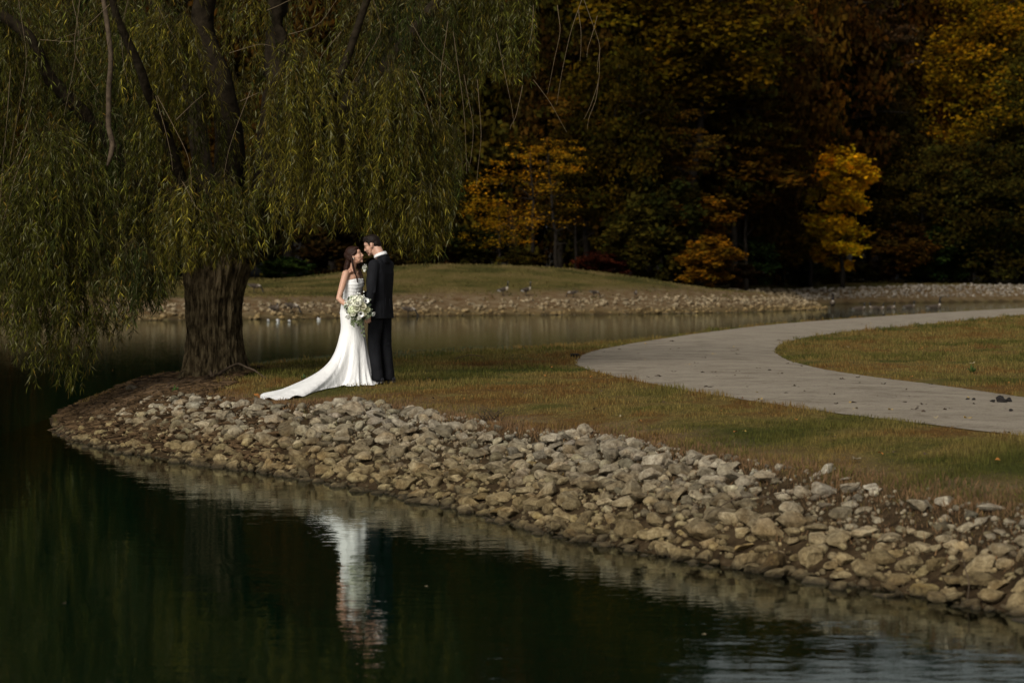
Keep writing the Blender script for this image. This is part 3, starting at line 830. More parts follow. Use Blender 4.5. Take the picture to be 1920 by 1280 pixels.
pr += [cap(PG(-.02, .062, 1.452), .012, PG(-.03, .085, 1.40), .010, (1, 1, 1)), cap(PG(.02, .062, 1.452), .012, PG(.03, .085, 1.40), .010, (1, 1, 1)), ell(PG(0, .075, 1.36), (.035, .03, .09), (1, 1, 1), AG)]
link('shirt_collar', fuse('shirt_collar', pr, .005, M_shirt, 2), groom)
SU = (.0135, .0138, .0155)
m, n, b, o = mat_new('black_suit_cloth')
tc = nd(n, 'ShaderNodeTexCoord').outputs['Object']
n.links.new(ramp(n, noise(n, tc, 7, 3), [(.35, (.0065,.0068,.0085)), (.7, (.011,.0115,.014))]), b.inputs['Base Color'])
b.inputs['Roughness'].default_value = .8; b.inputs['Specular IOR Level'].default_value = .12; mpn = nd(n, 'ShaderNodeMapping'); mpn.inputs['Scale'].default_value = (9, 9, 3.2); n.links.new(tc, mpn.inputs[0]); bump(n, b, noise(n, mpn.outputs[0], 1.6, 3), .02, .8)
M_suit = m
k1 = (1, 1, 1)
def torso(PF, rows_):
    out = []; zz = np.linspace(rows_[0][0], rows_[-1][0], 34); rw_ = np.array(rows_)
    for z_ in zz:
        hw, dp, yc = [np.interp(z_, rw_[::-1, 0], rw_[::-1, k]) for k in (1, 2, 3)]
        out.append(cap(PF(-(hw-dp), yc, z_), dp, PF(hw-dp, yc, z_), dp, (1, 1, 1)))
    return out
pr = torso(PG, [(1.455, .135, .060, -.030), (1.41, .205, .092, -.022), (1.33, .218, .118, -.010), (1.22, .212, .128, 0), (1.10, .198, .122, 0), (1.00, .194, .122, 0), (.90, .204, .130, 0), (.80, .214, .136, 0), (.74, .214, .136, 0)])
pr += [cap(PG(-.055, -.035, 1.478), .050, PG(.055, -.035, 1.478), .050, k1), cap(PG(-.17, -.022, 1.430), .052, PG(-.05, -.035, 1.482), .045, k1), cap(PG(.17, -.022, 1.430), .052, PG(.05, -.035, 1.482), .045, k1)]
for a_, b_, c_ in ((sh_l, el_l, wr_l+np.array([0, 0, .01])), (sh_r, el_r, wr_r)):
    mid_ = (a_+b_)/2
    pr += [cap(a_, .072, b_, .056, k1), cap(b_, .056, c_+(c_-b_)*.02, .042, k1)]
# cloth gathers at elbow and arm pit
for q in range(7):
    t = q/6; p_ = sh_l*(1-t)*.35+el_l*(.65+.35*t)+(1-t)*0
    p_ = sh_l+(el_l-sh_l)*(.55+.5*t); pr.append(cap(p_+np.array([-.038, -.022, .012]), .021, p_+np.array([.040, -.028, -.016]), .018, k1))
jk = link('jacket', fuse('jacket', pr, .007, M_suit, 5), groom)
def flat_hem(me, zc, lo_):
    co = np.empty(len(me.vertices)*3, np.float32); me.vertices.foreach_get('co', co); co = co.reshape(-1, 3)
    arm = np.hypot(co[:, 0]-(-.115), co[:, 1]+.265) < .075
    k = (co[:, 2] < zc) & ~arm; co[k, 2] = zc-(zc-co[k, 2])*.06
    me.vertices.foreach_set('co', co.ravel()); me.update()
flat_hem(jk.data, .795, 0)
# lapels, back vent seam, flap
pr = [cap(PG(-.052, .070, 1.475), .010, PG(-.078, .127, 1.36), .014, k1), cap(PG(-.078, .127, 1.36), .014, PG(-.02, .140, 1.15), .008, k1), cap(PG(.052, .070, 1.475), .010, PG(.078, .127, 1.36), .014, k1), cap(PG(.078, .127, 1.36), .014, PG(.02, .140, 1.15), .008, k1)]
cpr = ring(neckb+np.array([-.006, .0, .024]), None, .076, .078, AG, .028, 0, 0, back=0)
pr += [cap(cpr[q], .012, cpr[q+1], .012, k1) for q in range(6, 20)]
pr += [cap(neckb+AG@np.array([-.035, -.045, -.03+.018*q]), .044, neckb+AG@np.array([.035, -.045, -.03+.018*q]), .044, k1) for q in range(3)]
link('lapel', fuse('lapel', pr, .006, M_suit, 2), groom)
G = Geo()
G.tube([PG(.012, -.130, 1.02), PG(.014, -.136, .93), PG(.016, -.128, .80)], .0035, 6); G.tube([PG(-.075, -.119, 1.03), PG(-.08, -.122, .93), PG(-.08, -.118, .80)], .0035, 6)
link('vent_seam', G.mesh('vent_seam', M_suit, True), groom)
pr = [cap(PG(-.085, .0, .93), .098, PG(.085, -.01, .93), .098, k1)]
for a_, b_, c_, s_ in ((hipl, knl, fl, -1), (hipr, knr, fr_, 1)):
    pr += [cap(a_+np.array([0, 0, -.02]), .098, b_, .078, k1), cap(b_, .077, c_+np.array([0, 0, .02]), .068, k1), cap(c_+np.array([0, 0, .05]), .070, c_+np.array([0, .0, -.03]), .077, k1), cap(c_+AG@np.array([0, .03, -.01]), .066, c_+AG@np.array([0, .035, -.04]), .070, k1)]
    for q in range(3):   # break of the cloth over the shoe and at the knee
        pr.append(cap(c_+AG@np.array([-.04*s_, .052, .03+.035*q]), .020, c_+AG@np.array([.04*s_, .046, .05+.035*q]), .018, k1))
    pr.append(cap(b_+AG@np.array([-.03, -.055, -.02]), .022, b_+AG@np.array([.03, -.055, .02]), .022, k1))
trs = link('trousers', fuse('trousers', pr, .007, M_suit, 4), groom)
flat_hem(trs.data, .042, 0)
M_shoe = simple_mat('black_leather', (.010,.010,.012), .28, .1, 30)
for f_, dx in ((fl, 0), (fr_, 0)):
    base_ = np.array([f_[0], f_[1], 0])
    pr = [cap(base_+AG@np.array([0, -.05, .045]), .040, base_+AG@np.array([0, .06, .04]), .040, k1), cap(base_+AG@np.array([0, .06, .036]), .040, base_+AG@np.array([0, .155, .026]), .030, k1),
          ell(base_+AG@np.array([0, .05, .012]), (.047, .145, .012), k1, AG), ell(base_+AG@np.array([0, -.06, .014]), (.037, .035, .016), k1, AG)]
    link('shoe', fuse('shoe', pr, .006, M_shoe, 2), groom)
M_eye = simple_mat('dark_eye', (.02,.014,.01), .25, .1, 30)
def face_bits(c, A_, parent, s, lash=1.0):
    for q in (-1, 1):
        G = Geo(); p = np.array(c)+A_@(np.array([.030*q, .0835, .000])*s)
        G.add((SPH[0]*np.array([.012, .004, .0045])*s)@A_.T+p, SPH[1], SPH[2]); link('eye', G.mesh('eye', M_eye, True), parent)
        G = Geo(); G.tube([np.array(c)+A_@(np.array([.050*q, .064, .018])*s), np.array(c)+A_@(np.array([.032*q, .080, .026])*s), np.array(c)+A_@(np.array([.012*q, .0875, .022])*s)], [.0015, .0032*lash, .002], 6)
        link('eyebrow', G.mesh('eyebrow', M_hair, True), parent)
face_bits(hc, AH, groom, 1.02, 1.3)
# boutonniere
M_petal = attr_mat('petals', .6, .3, 1.06, .05, 120, 0, .12)
M_leaf = attr_mat('bouquet_leaves', .55, .35, 1.0, .25, 60, 0, .2)
def petal(G, c, A_, ang, tilt, L, wd, cupd, col):
    """one cupped petal growing from c"""
    u_ = np.linspace(0, 1, 5); v_ = np.linspace(-1, 1, 5); V = []
    for a in u_:
        wv = wd*math.sin(math.pi*(.12+.80*a))**.7
        for q in v_:
            x = L*a; y = wv*q; z = cupd*(a*a*L*1.2)+cupd*.5*abs(q)**2*wv
            V.append([x*math.cos(tilt)-z*math.sin(tilt), y, x*math.sin(tilt)+z*math.cos(tilt)])
    V = np.array(V); ca, sa = math.cos(ang), math.sin(ang)
    V = V@np.array([[ca, -sa, 0], [sa, ca, 0], [0, 0, 1]]).T
    i = np.arange(4)[:, None]*5; j = np.arange(4)[None]
    G.add(V@A_.T+c, np.stack([i+j, i+j+1, i+6+j, i+5+j], -1).reshape(-1, 4), None, col)
def axes_to(nrm):
    z = np.array(nrm, float); z /= np.linalg.norm(z); x = np.cross([.3, .1, 1.0], z); x /= np.linalg.norm(x); return np.stack([x, np.cross(z, x), z], 1)
def bloom(kind, c, nrm, rad, col):
    G = Geo(); A_ = axes_to(nrm); c = np.array(c, float); col = np.array(col)
    if kind == 'rose':
        for ring_, (np_, tl, l) in enumerate(((4, 1.35, .55), (6, 1.1, .75), (7, .75, .9), (8, .35, 1.0))):
            for q in range(np_): petal(G, c+A_[:, 2]*rad*.1*(3-ring_), A_, 2*math.pi*q/np_+ring_*.5, tl, rad*l, rad*.42, .45, col*(1-.06*(3-ring_)))
        G.add((SPH[0]*rad*.38)+c+A_[:, 2]*rad*.25, SPH[1], SPH[2], col*.9)
    elif kind == 'anemone':
        for ring_ in range(2):
            for q in range(6): petal(G, c, A_, 2*math.pi*q/6+ring_*.52, .28+.2*ring_, rad, rad*.42, .3, col)
        G.add((SPH[0]*np.array([rad*.27, rad*.27, rad*.2]))@A_.T+c+A_[:, 2]*rad*.22, SPH[1], SPH[2], (.01, .01, .018))
    elif kind == 'hydrangea':
        rr_ = np.random.default_rng(int(abs(c[0]*1e4))+5)
        G.add((SPH[0]*rad*.72)+c, SPH[1], SPH[2], col*np.array([.85, .88, .75]))
        for q in range(80):
            d = rr_.normal(size=3); d /= np.linalg.norm(d)
            if d@A_[:, 2] < -.3: continue
            A2 = axes_to(d); p = c+d*rad*rr_.uniform(.75, .95); cc = col*rr_.uniform(.85, 1.08)
            for z in range(4): petal(G, p, A2, z*math.pi/2+q, .3, rad*.26, rad*.13, .2, np.minimum(cc, 1))
    else:   # spray of small buds
        rr_ = np.random.default_rng(int(abs(c[0]*1e4))+9)
        for q in range(9):
            p = c+rr_.normal(0, rad*.45, 3); G.add(SPH[0]*rad*.2+p, SPH[1], SPH[2], col); G.tube([c-A_[:, 2]*rad, p], .001, 3, (.08, .12, .04))
    return G
bt = empty('boutonniere', (gx, gy, gz), 0, 'white flower boutonniere pinned to the lapel of the man in the black suit', 'boutonniere')
bp_ = np.array([-.172, -.035, 1.385])
for q, (dx, dz_, r_, kd) in enumerate(((-.012, .012, .026, 'rose'), (.016, .02, .022, 'rose'), (0, -.020, .024, 'anemone'), (-.004, .045, .02, 'spray'))):
    link('flower', bloom(kd, bp_+np.array([dx, -.012*q*.5, dz_]), (-.5, -.9, .2), r_, (.80,.80,.72)).mesh('flower', M_petal, True), bt)
G = Geo()
for q in range(7): petal(G, bp_+np.array([0, .012, 0]), axes_to((-.5, -.8, .3)), q*.9, .2, .045, .013, .1, (.06,.09,.035))
link('leaves', G.mesh('leaves', M_leaf, True), bt)

# ---------------------------------------------------------------- the bride
bz = hz(bx, by)
bride = empty('person', (bx, by, bz), 0, 'woman in a long white strapless wedding dress with a train, smiling up at the man', 'person')
YB = R(-22); PB, AB = frame((0, 0, 0), YB)
hb = np.array([.028, -.03, 1.556]); _, AHB = frame((0, 0, 0), R(-10), R(16))
nb = PB(0, -.01, 1.385)
bsl, bsr = PB(-.150, -.01, 1.335), PB(.150, -.02, 1.335)
bel_r = np.array([-.150, -.235, 1.045]); bwr_r = np.array([.010, -.300, .905])
bel_l = np.array([.10, .18, 1.05]); bwr_l = np.array([.13, -.10, .90])
pr = head_prims(hb, AHB, SK, LIP, True, .95, 1.5)
pr += [cap(nb, .046, hb+AHB@np.array([0, -.022, -.045]), .042, SK), cap(nb+np.array([0, 0, .01]), .05, PB(0, 0, 1.31), .06, SK),
       cap(PB(-.125, -.02, 1.345), .042, PB(.125, -.02, 1.345), .042, SK), cap(PB(-.05, -.025, 1.375), .036, PB(.05, -.025, 1.375), .036, SK),
       ell(PB(0, .0, 1.27), (.125, .088, .10), SK, AB), ell(PB(0, 0, 1.08), (.10, .075, .14), SK, AB), ell(PB(0, -.01, .90), (.135, .10, .12), SK, AB),
       cap(PB(-.03, .05, 1.355), .012, PB(-.12, .03, 1.365), .012, SK), cap(PB(.03, .05, 1.355), .012, PB(.12, .03, 1.365), .012, SK)]
for a_, b_, c_ in ((bsl, bel_l, bwr_l), (bsr, bel_r, bwr_r)):
    pr += [ell(a_, .046, SK), cap(a_, .043, (a_+b_)/2, .039, SK), cap((a_+b_)/2, .039, b_, .031, SK), cap(b_, .032, b_+(c_-b_)*.35, .032, SK), cap(b_+(c_-b_)*.35, .032, c_, .020, SK)]
pr += hand_prims(bwr_r, (.8, -.05, -.15), (0, -.4, .9), (0, -1, .2), SK, .9, s=.88)
pr += hand_prims(bwr_l, (.1, -.8, -.2), (0, 0, 1), (-1, 0, 0), SK, .9, s=.88)
for s_ in (-1, 1):
    pr += [cap(PB(.07*s_, 0, .88), .078, PB(.06*s_, .01, .48), .050, SK), cap(PB(.06*s_, .01, .48), .048, PB(.06*s_, -.01, .12), .030, SK), cap(PB(.06*s_, -.01, .10), .030, PB(.06*s_, .10, .03), .024, SK)]
link('body', fuse('body', pr, .0048, M_skin, 7), bride)
face_bits(hb, AHB, bride, .95, .8)
HR = (.02, .01, .006)
M_hairb = simple_mat('brown_hair', (.022,.0085,.0045), .6, .5, 120, .003, .18)
def BL(x, y, z): return hb+AHB@(np.array([x, y, z])*.95)
hp = [ell(BL(0, -.022, .045), (.080, .094, .084), HR, AHB), ell(BL(0, .026, .084), (.062, .055, .030), HR, AHB), ell(BL(0, -.065, .0), (.072, .055, .075), HR, AHB), ell(BL(0, -.090, .035), (.058, .042, .050), HR, AHB)]
for q in (-1, 1): hp += [cap(BL(.062*q, .050, .050), .013, BL(.076*q, .000, .012), .013, HR), cap(BL(.076*q, -.012, .018), .014, BL(.068*q, -.055, -.03), .020, HR)]
def lock(P_, r0, r1, seed, n_=3, sp=.012):
    r_ = np.random.default_rng(seed); out = []; P_ = np.array(P_, float)
    t = np.linspace(0, len(P_)-1, 12); k = np.arange(len(P_))
    Q = np.stack([np.interp(t, k, P_[:, j]) for j in range(3)], -1)
    for _ in range(2): Q[1:-1] = (Q[:-2]+2*Q[1:-1]+Q[2:])/4
    for z in range(n_):
        ph = r_.uniform(0, 6.28, 2); off = r_.normal(0, sp, 3); W_ = Q+off+.010*np.stack([np.sin(t*2.1+ph[0]), np.cos(t*1.9+ph[1]), t*0], -1)*(t/t[-1])[:, None]
        for q in range(len(W_)-1):
            a = q/(len(W_)-1); out.append(cap(W_[q], r0*(1-a)+r1*a, W_[q+1], r0*(1-a)+r1*a, HR))
    return out
back = BL(0, -.085, -.03)
hp += lock([back, back+np.array([-.035, -.01, -.12]), np.array([-.070, -.03, 1.32]), np.array([-.080, -.02, 1.24]), np.array([-.075, -.02, 1.19])], .030, .008, 1, 7, .020)
hp += lock([BL(.072, -.03, -.02), np.array([.012, -.115, 1.44]), np.array([.035, -.150, 1.34]), np.array([.070, -.165, 1.27]), np.array([.080, -.165, 1.23])], .011, .004, 2, 3, .006)
hp += lock([BL(-.072, -.03, -.02), np.array([.06, .07, 1.42]), np.array([.11, .05, 1.32]), np.array([.135, .0, 1.22])], .018, .007, 4, 2, .006)
link('hair', fuse('hair', hp, .0055, M_hairb, 2), bride)
# dress: bodice and skirt as one draped sheet
m, n, b, o = mat_new('white_satin_crepe'); b.inputs['Base Color'].default_value = (.80,.80,.785,1)
b.inputs['Roughness'].default_value = .55; b.inputs['Specular IOR Level'].default_value = .3; b.inputs['Sheen Weight'].default_value = .15
tc = nd(n, 'ShaderNodeTexCoord').outputs['Object']; mpn = nd(n, 'ShaderNodeMapping'); mpn.inputs['Scale'].default_value = (3, 3, 1.2); n.links.new(tc, mpn.inputs[0])
bump(n, b, noise(n, mpn.outputs[0], 3.2, 4), .04, .6)
M_dress = m
hem = HEM; NT = 180
th = np.linspace(0, 360, NT, endpoint=False)
HX = np.interp(th, hem[:, 0], hem[:, 1]); HY = np.interp(th, hem[:, 0], hem[:, 2])
for _ in range(2):
    HX = (np.roll(HX, 1)+2*HX+np.roll(HX, -1))/4; HY = (np.roll(HY, 1)+2*HY+np.roll(HY, -1))/4
T = np.radians(th); du = np.stack([np.cos(T), np.sin(T)], -1)
fv = np.array([math.cos(YB), math.sin(YB)]); rv = np.array([fv[1], -fv[0]])
def body_ring(z):
    zz = [.40, .55, .72, .87, .96, 1.06, 1.14, 1.21, 1.27, 1.31]
    rr_ = np.interp(z, zz, [.150, .155, .163, .170, .152, .122, .130, .146, .140, .137]); rf = np.interp(z, zz, [.135, .135, .135, .142, .122, .100, .110, .128, .116, .098])
    cx = np.interp(z, zz, [.01, .005, 0, -.005, -.010, -.010, .0, .012, .014, .012])
    ux = du@rv; uf = du@fv
    q = 1/np.sqrt((ux/rr_)**2+(uf/rf)**2)
    return du*q[:, None]+np.array([cx, 0])
rows = []
ux = du@rv; uf = du@fv
for z in np.linspace(1.30, .74, 44):
    r2 = body_ring(z)
    zt = z
    top = 1.262+.030*np.clip(uf, -.2, 1)*np.abs(ux)**.5*1.2-.035*np.clip(-uf, 0, 1)   # sweetheart line
    zcol = np.minimum(z, top)
    ru = .004*np.sin(z*150+2*np.sin(T*2+z*9))*np.clip((z-1.02)/.05, 0, 1)      # ruched bodice
    rows.append(np.concatenate([r2+du*ru[:, None]-du*0, zcol[:, None]], -1))
ztop = .74
E = body_ring(ztop)
Hm = np.stack([HX, HY], -1); Lh = np.linalg.norm(Hm-E, axis=1); kk = 1+2.4*np.minimum(Lh, 1)
gh = height(np.stack([Hm[:, 0]+bx, Hm[:, 1]+by], -1))-bz
for s_ in np.linspace(0, 1, 90)[1:]:
    e = (np.exp(kk*s_)-1)/(np.exp(kk)-1)*np.minimum(1, s_/.16)**.8; E = body_ring(max(.40, ztop*(1-s_)**1.32))
    z = ztop*(1-s_)**1.32
    fold = .034*np.sin(T*9+.6*np.sin(T*3))*s_**1.3+.018*np.sin(T*17+1)*s_**2.5+.012*np.sin(T*31+4*s_)*s_**4
    fold = fold*np.clip(1.2-Lh, .25, 1)
    xy = E*(1-e)[:, None]+Hm*e[:, None]+du*fold[:, None]
    g_ = height(np.stack([xy[:, 0]+bx, xy[:, 1]+by], -1))-bz
    low = np.clip((s_-.80)/.2, 0, 1)
    zz = z+g_*np.minimum(1, e*1.3)+.012*s_+.030*low*np.maximum(0, np.sin(T*14+2*np.sin(T*5)))*np.clip(Lh*1.4, .3, 1)
    zz = np.maximum(zz, g_+.012)
    rows.append(np.concatenate([xy, zz[:, None]], -1))
V = np.concatenate(rows); nrw = len(rows)
i = np.arange(nrw-1)[:, None]*NT; j = np.arange(NT)[None]; j2 = (j+1) % NT
F4 = np.stack([i+j, i+NT+j, i+NT+j2, i+j2], -1).reshape(-1, 4)
nb_ = 24   # rows of the bodice
link('dress', mesh_np('dress', V, F4, M_dress, True), bride)
# veil-less hair slide, ear stud
G = Geo(); G.add(SPH[0]*.006+BL(.082, -.004, -.036), SPH[1], SPH[2]); M_pearl = simple_mat('pearl', (.8,.78,.7), .2, .02, 10); link('earring', G.mesh('earring', M_pearl, True), bride)

# ---------------------------------------------------------------- bouquet
bc = np.array([(675-961-  0)/F*0+.090, -.335, .935])
bq = empty('bouquet', (bx, by, bz), 0, 'large round bouquet of white and cream flowers with trailing leaves, held before the bride', 'bouquet')
rb = np.random.default_rng(12)
kinds = [('hydrangea', (-.005, -.06, .060), .070, (.82,.82,.70)), ('rose', (.05, -.07, .015), .050, (.80,.78,.62)), ('rose', (-.01, -.09, -.005), .050, (.80,.80,.66)),
         ('anemone', (.085, -.03, .07), .040, (.85,.85,.82)), ('anemone', (.035, -.10, -.065), .042, (.85,.85,.82)), ('hydrangea', (-.055, -.06, -.03), .058, (.70,.74,.52)),
         ('rose', (-.10, -.02, -.095), .036, (.85,.85,.80)), ('rose', (.09, -.03, -.02), .045, (.74,.75,.50)), ('anemone', (-.03, -.04, -.125), .036, (.83,.83,.75)), ('rose', (-.09, -.03, .05), .038, (.80,.80,.70)),
         ('hydrangea', (.045, -.04, -.03), .056, (.74,.74,.48)), ('anemone', (-.125, 0, .02), .034, (.8,.82,.72)), ('rose', (.10, 0, -.085), .036, (.62,.68,.45)), ('spray', (.02, -.02, .145), .04, (.85,.85,.8)),
         ('spray', (.055, -.02, .125), .035, (.85,.85,.8)), ('anemone', (.155, .02, -.065), .034, (.88,.88,.86)), ('rose', (.03, -.05, .10), .036, (.80,.80,.68)), ('rose', (-.06, -.03, .10), .034, (.72,.76,.6)),
         ('rose', (-.07, -.03, -.06), .034, (.78,.78,.6)), ('spray', (-.13, 0, .06), .035, (.8,.8,.7)), ('anemone', (-.12, -.01, -.045), .030, (.84,.84,.8))]
kinds += [('rose', (.0, -.10, .045), .046, (.86,.86,.78)), ('rose', (-.045, -.085, -.06), .038, (.84,.84,.72)), ('rose', (.065, -.08, -.065), .034, (.80,.80,.60)), ('anemone', (-.075, -.06, .0), .036, (.86,.86,.82)), ('rose', (.015, -.10, -.10), .032, (.84,.84,.76)), ('rose', (-.02, -.05, .115), .030, (.84,.84,.76))]
for kd, off, r_, cl in kinds:
    off = np.array(off)*1.06; r_ *= 1.1; nr_ = off*np.array([1, 1, 1])+np.array([0, -.12, 0])
    link('flower', bloom(kd, bc+off, nr_, r_, cl).mesh('flower', M_petal, True), bq)
G = Geo()
for q in range(120):
    a = rb.uniform(0, 6.28); r_ = rb.uniform(.07, .155); p = bc+np.array([r_*math.cos(a), rb.uniform(-.02, .05), r_*math.sin(a)*1.02-.005])
    d = np.array([math.cos(a), rb.uniform(-.5, .2), math.sin(a)-.25]); A2 = axes_to((rb.normal()*.4, -1, rb.normal()*.4+.3))
    petal(G, p, A2, rb.uniform(0, 6.28), rb.uniform(-.2, .5), rb.uniform(.03, .055), rb.uniform(.010, .017), .1, np.array([(.055,.085,.035), (.11,.15,.085), (.16,.19,.13)][q % 3])*rb.uniform(.7, 1.2))
for q in range(6):
    x0 = rb.uniform(-.08, .05); ln = rb.uniform(.05, .14) if q else .22; p0 = bc+np.array([x0, -.04, -.10]); P_ = [p0, p0+np.array([x0*.3, -.02, -ln*.5]), p0+np.array([x0*.35+.01, -.01, -ln])]
    G.tube(P_, .0015, 4, (.09,.12,.05))
    for z in range(8):
        t = (z+1)/8; p = P_[0]*(1-t)+P_[2]*t; petal(G, p, axes_to((0, -1, .2)), -1.57+(.8 if z % 2 else -.8), .2, .034, .009, .1, (.10,.13,.05))
link('foliage', G.mesh('foliage', M_leaf, True), bq)
G = Geo()
for q in range(10): x = rb.normal(0, .012); G.tube([bc+np.array([x*3, 0, -.05]), bc+np.array([x, .03, -.15]), bc+np.array([-x, .045, -.22])], .004, 5, (.05,.09,.03))
link('stems', G.mesh('stems', M_leaf, True), bq)

# ---------------------------------------------------------------- the willow
tx, ty = -4.10, 33.3; tz = hz(tx, ty)
willow = empty('willow_tree', (tx, ty, tz-.05), 0, 'huge weeping willow with thick furrowed trunk and hanging leaf curtains, left of the couple', 'tree')
TB = np.array([tx, ty, tz-.05])
m, n, b, o = mat_new('willow_bark')
tc = nd(n, 'ShaderNodeTexCoord').outputs['Object']
mpn = nd(n, 'ShaderNodeMapping'); mpn.inputs['Scale'].default_value = (12, 12, 3.4); n.links.new(tc, mpn.inputs[0])
f = noise(n, mpn.outputs[0], 1.5, 6, .65)
n.links.new(ramp(n, f, [(.34, (.011,.008,.004)), (.47, (.060,.043,.021)), (.64, (.17,.13,.070))]), b.inputs['Base Color'])
b.inputs['Roughness'].default_value = .95; b.inputs['Specular IOR Level'].default_value = .1; bump(n, b, f, .05)
M_bark = m
NS, NZ = 200, 150
zs = np.linspace(-.12, 2.05, NZ); tt = np.linspace(0, 2*math.pi, NS, endpoint=False)
rad_ = np.interp(zs, [-.12,.03,.15,.35,.65,.95,1.2,1.45,1.7,2.05], [.60,.50,.44,.385,.36,.36,.39,.44,.49,.46])
cx_ = np.interp(zs, [0,.6,1.2,1.7,2.05], [0,-.02,0,.05,.08])
TT, ZZ = np.meshgrid(tt, zs)
C3 = np.stack([np.cos(TT)*2.6, np.sin(TT)*2.6, ZZ*.55], -1)
rid = 1-np.abs(vnoise(C3*2.9+.5*np.array([0, 0, 1])*vnoise(C3*2.5, 8)[..., None], 61)); rid2 = 1-np.abs(vnoise(C3*np.array([6.5, 6.5, 9.]), 62))
lob = .06*np.sin(TT*5+.7)*np.interp(ZZ, [-.1,.5,2], [2.2,.5,.9])+.05*np.sin(TT*3+2+ZZ)
RR = rad_[:, None]*(1+lob)+.085*(rid-.7)+.045*(rid2-.7)
V = np.stack([cx_[:, None]+RR*np.cos(TT), RR*np.sin(TT), ZZ], -1)
i = np.arange(NZ-1)[:, None]*NS; j = np.arange(NS)[None]; j2 = (j+1) % NS
G = Geo(); G.add(V.reshape(-1, 3), np.stack([i+j, i+j2, i+NS+j2, i+NS+j], -1).reshape(-1, 4))
link('trunk', G.mesh('trunk', M_bark, True), willow)
def S3(px, py, Y): return np.array([(px-960)/F*Y, Y, EYE-(py-HZ)/F*Y])
def curve(P_, m_=16, wob=.05, seed=0):
    P_ = np.array(P_, float); t = np.linspace(0, len(P_)-1, m_); k = np.arange(len(P_)); Q = np.stack([np.interp(t, k, P_[:, j]) for j in range(3)], -1)
    for _ in range(2): Q[1:-1] = (Q[:-2]+2*Q[1:-1]+Q[2:])/4
    return Q+wob*np.stack([vnoise(np.stack([t*1.3, t*0+seed, t*0+q], -1), 77) for q in range(3)], -1)*np.minimum(1, t/2)[:, None]
limbs = [([(405,470,33.3),(425,330,33.2),(408,200,33),(392,80,32.8),(400,-120,32.6),(420,-420,32.6)], .24, .11),
         ([(360,480,33.2),(270,330,32.6),(160,200,32),(40,90,31.6),(-120,-60,31.3),(-300,-60,31)], .13, .04),
         ([(460,480,33.3),(500,380,33),(520,200,32.8),(518,40,32.8),(530,-150,32.5),(600,-500,32)], .22, .10),
         ([(480,470,33.5),(590,330,33.2),(680,180,33),(790,30,33),(900,-120,33)], .17, .05),
         ([(420,450,33.9),(380,300,35),(330,130,36),(260,-60,37)], .19, .07), ([(440,450,34),(560,300,35.4),(700,120,36.4),(850,-60,37)], .17, .06),
         ([(390,460,32.9),(330,330,31.8),(290,200,30.9),(250,40,30.2),(180,-120,29.6)], .09, .035), ([(440,460,32.9),(520,340,31.7),(620,200,30.9),(700,40,30.4),(760,-150,30)], .09, .035)]
tips = []
M_limb_shaded = simple_mat('willow_limb_bark_shaded', (.020,.015,.009), .95, .5, 9, .03, .05)  # darker copy of the trunk bark: the crown's shade is put into its colour
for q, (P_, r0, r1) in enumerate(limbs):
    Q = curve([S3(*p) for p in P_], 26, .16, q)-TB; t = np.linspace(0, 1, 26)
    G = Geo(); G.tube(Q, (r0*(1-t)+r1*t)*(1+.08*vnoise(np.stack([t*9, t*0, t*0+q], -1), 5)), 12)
    link('limb', G.mesh('limb', M_limb_shaded, True), willow)
    for z in range(8, 26, 2): tips.append(Q[z]+TB)
# pale dead limb hanging in front
M_dead = simple_mat('dead_wood', (.065,.047,.030), .9, .45, 14, .01, .1)
Q = curve([S3(188,-60,30.6), S3(198,10,30.5), S3(207,90,30.4), S3(206,170,30.4), S3(211,240,30.4), S3(200,312,30.4)], 24, .05, 50)-TB; t = np.linspace(0, 1, 24)
G = Geo(); G.tube(Q, np.interp(t, [0,.6,.95,1], [.028,.034,.034,.015]), 10); link('dead_limb', G.mesh('dead_limb', M_dead, True), willow)
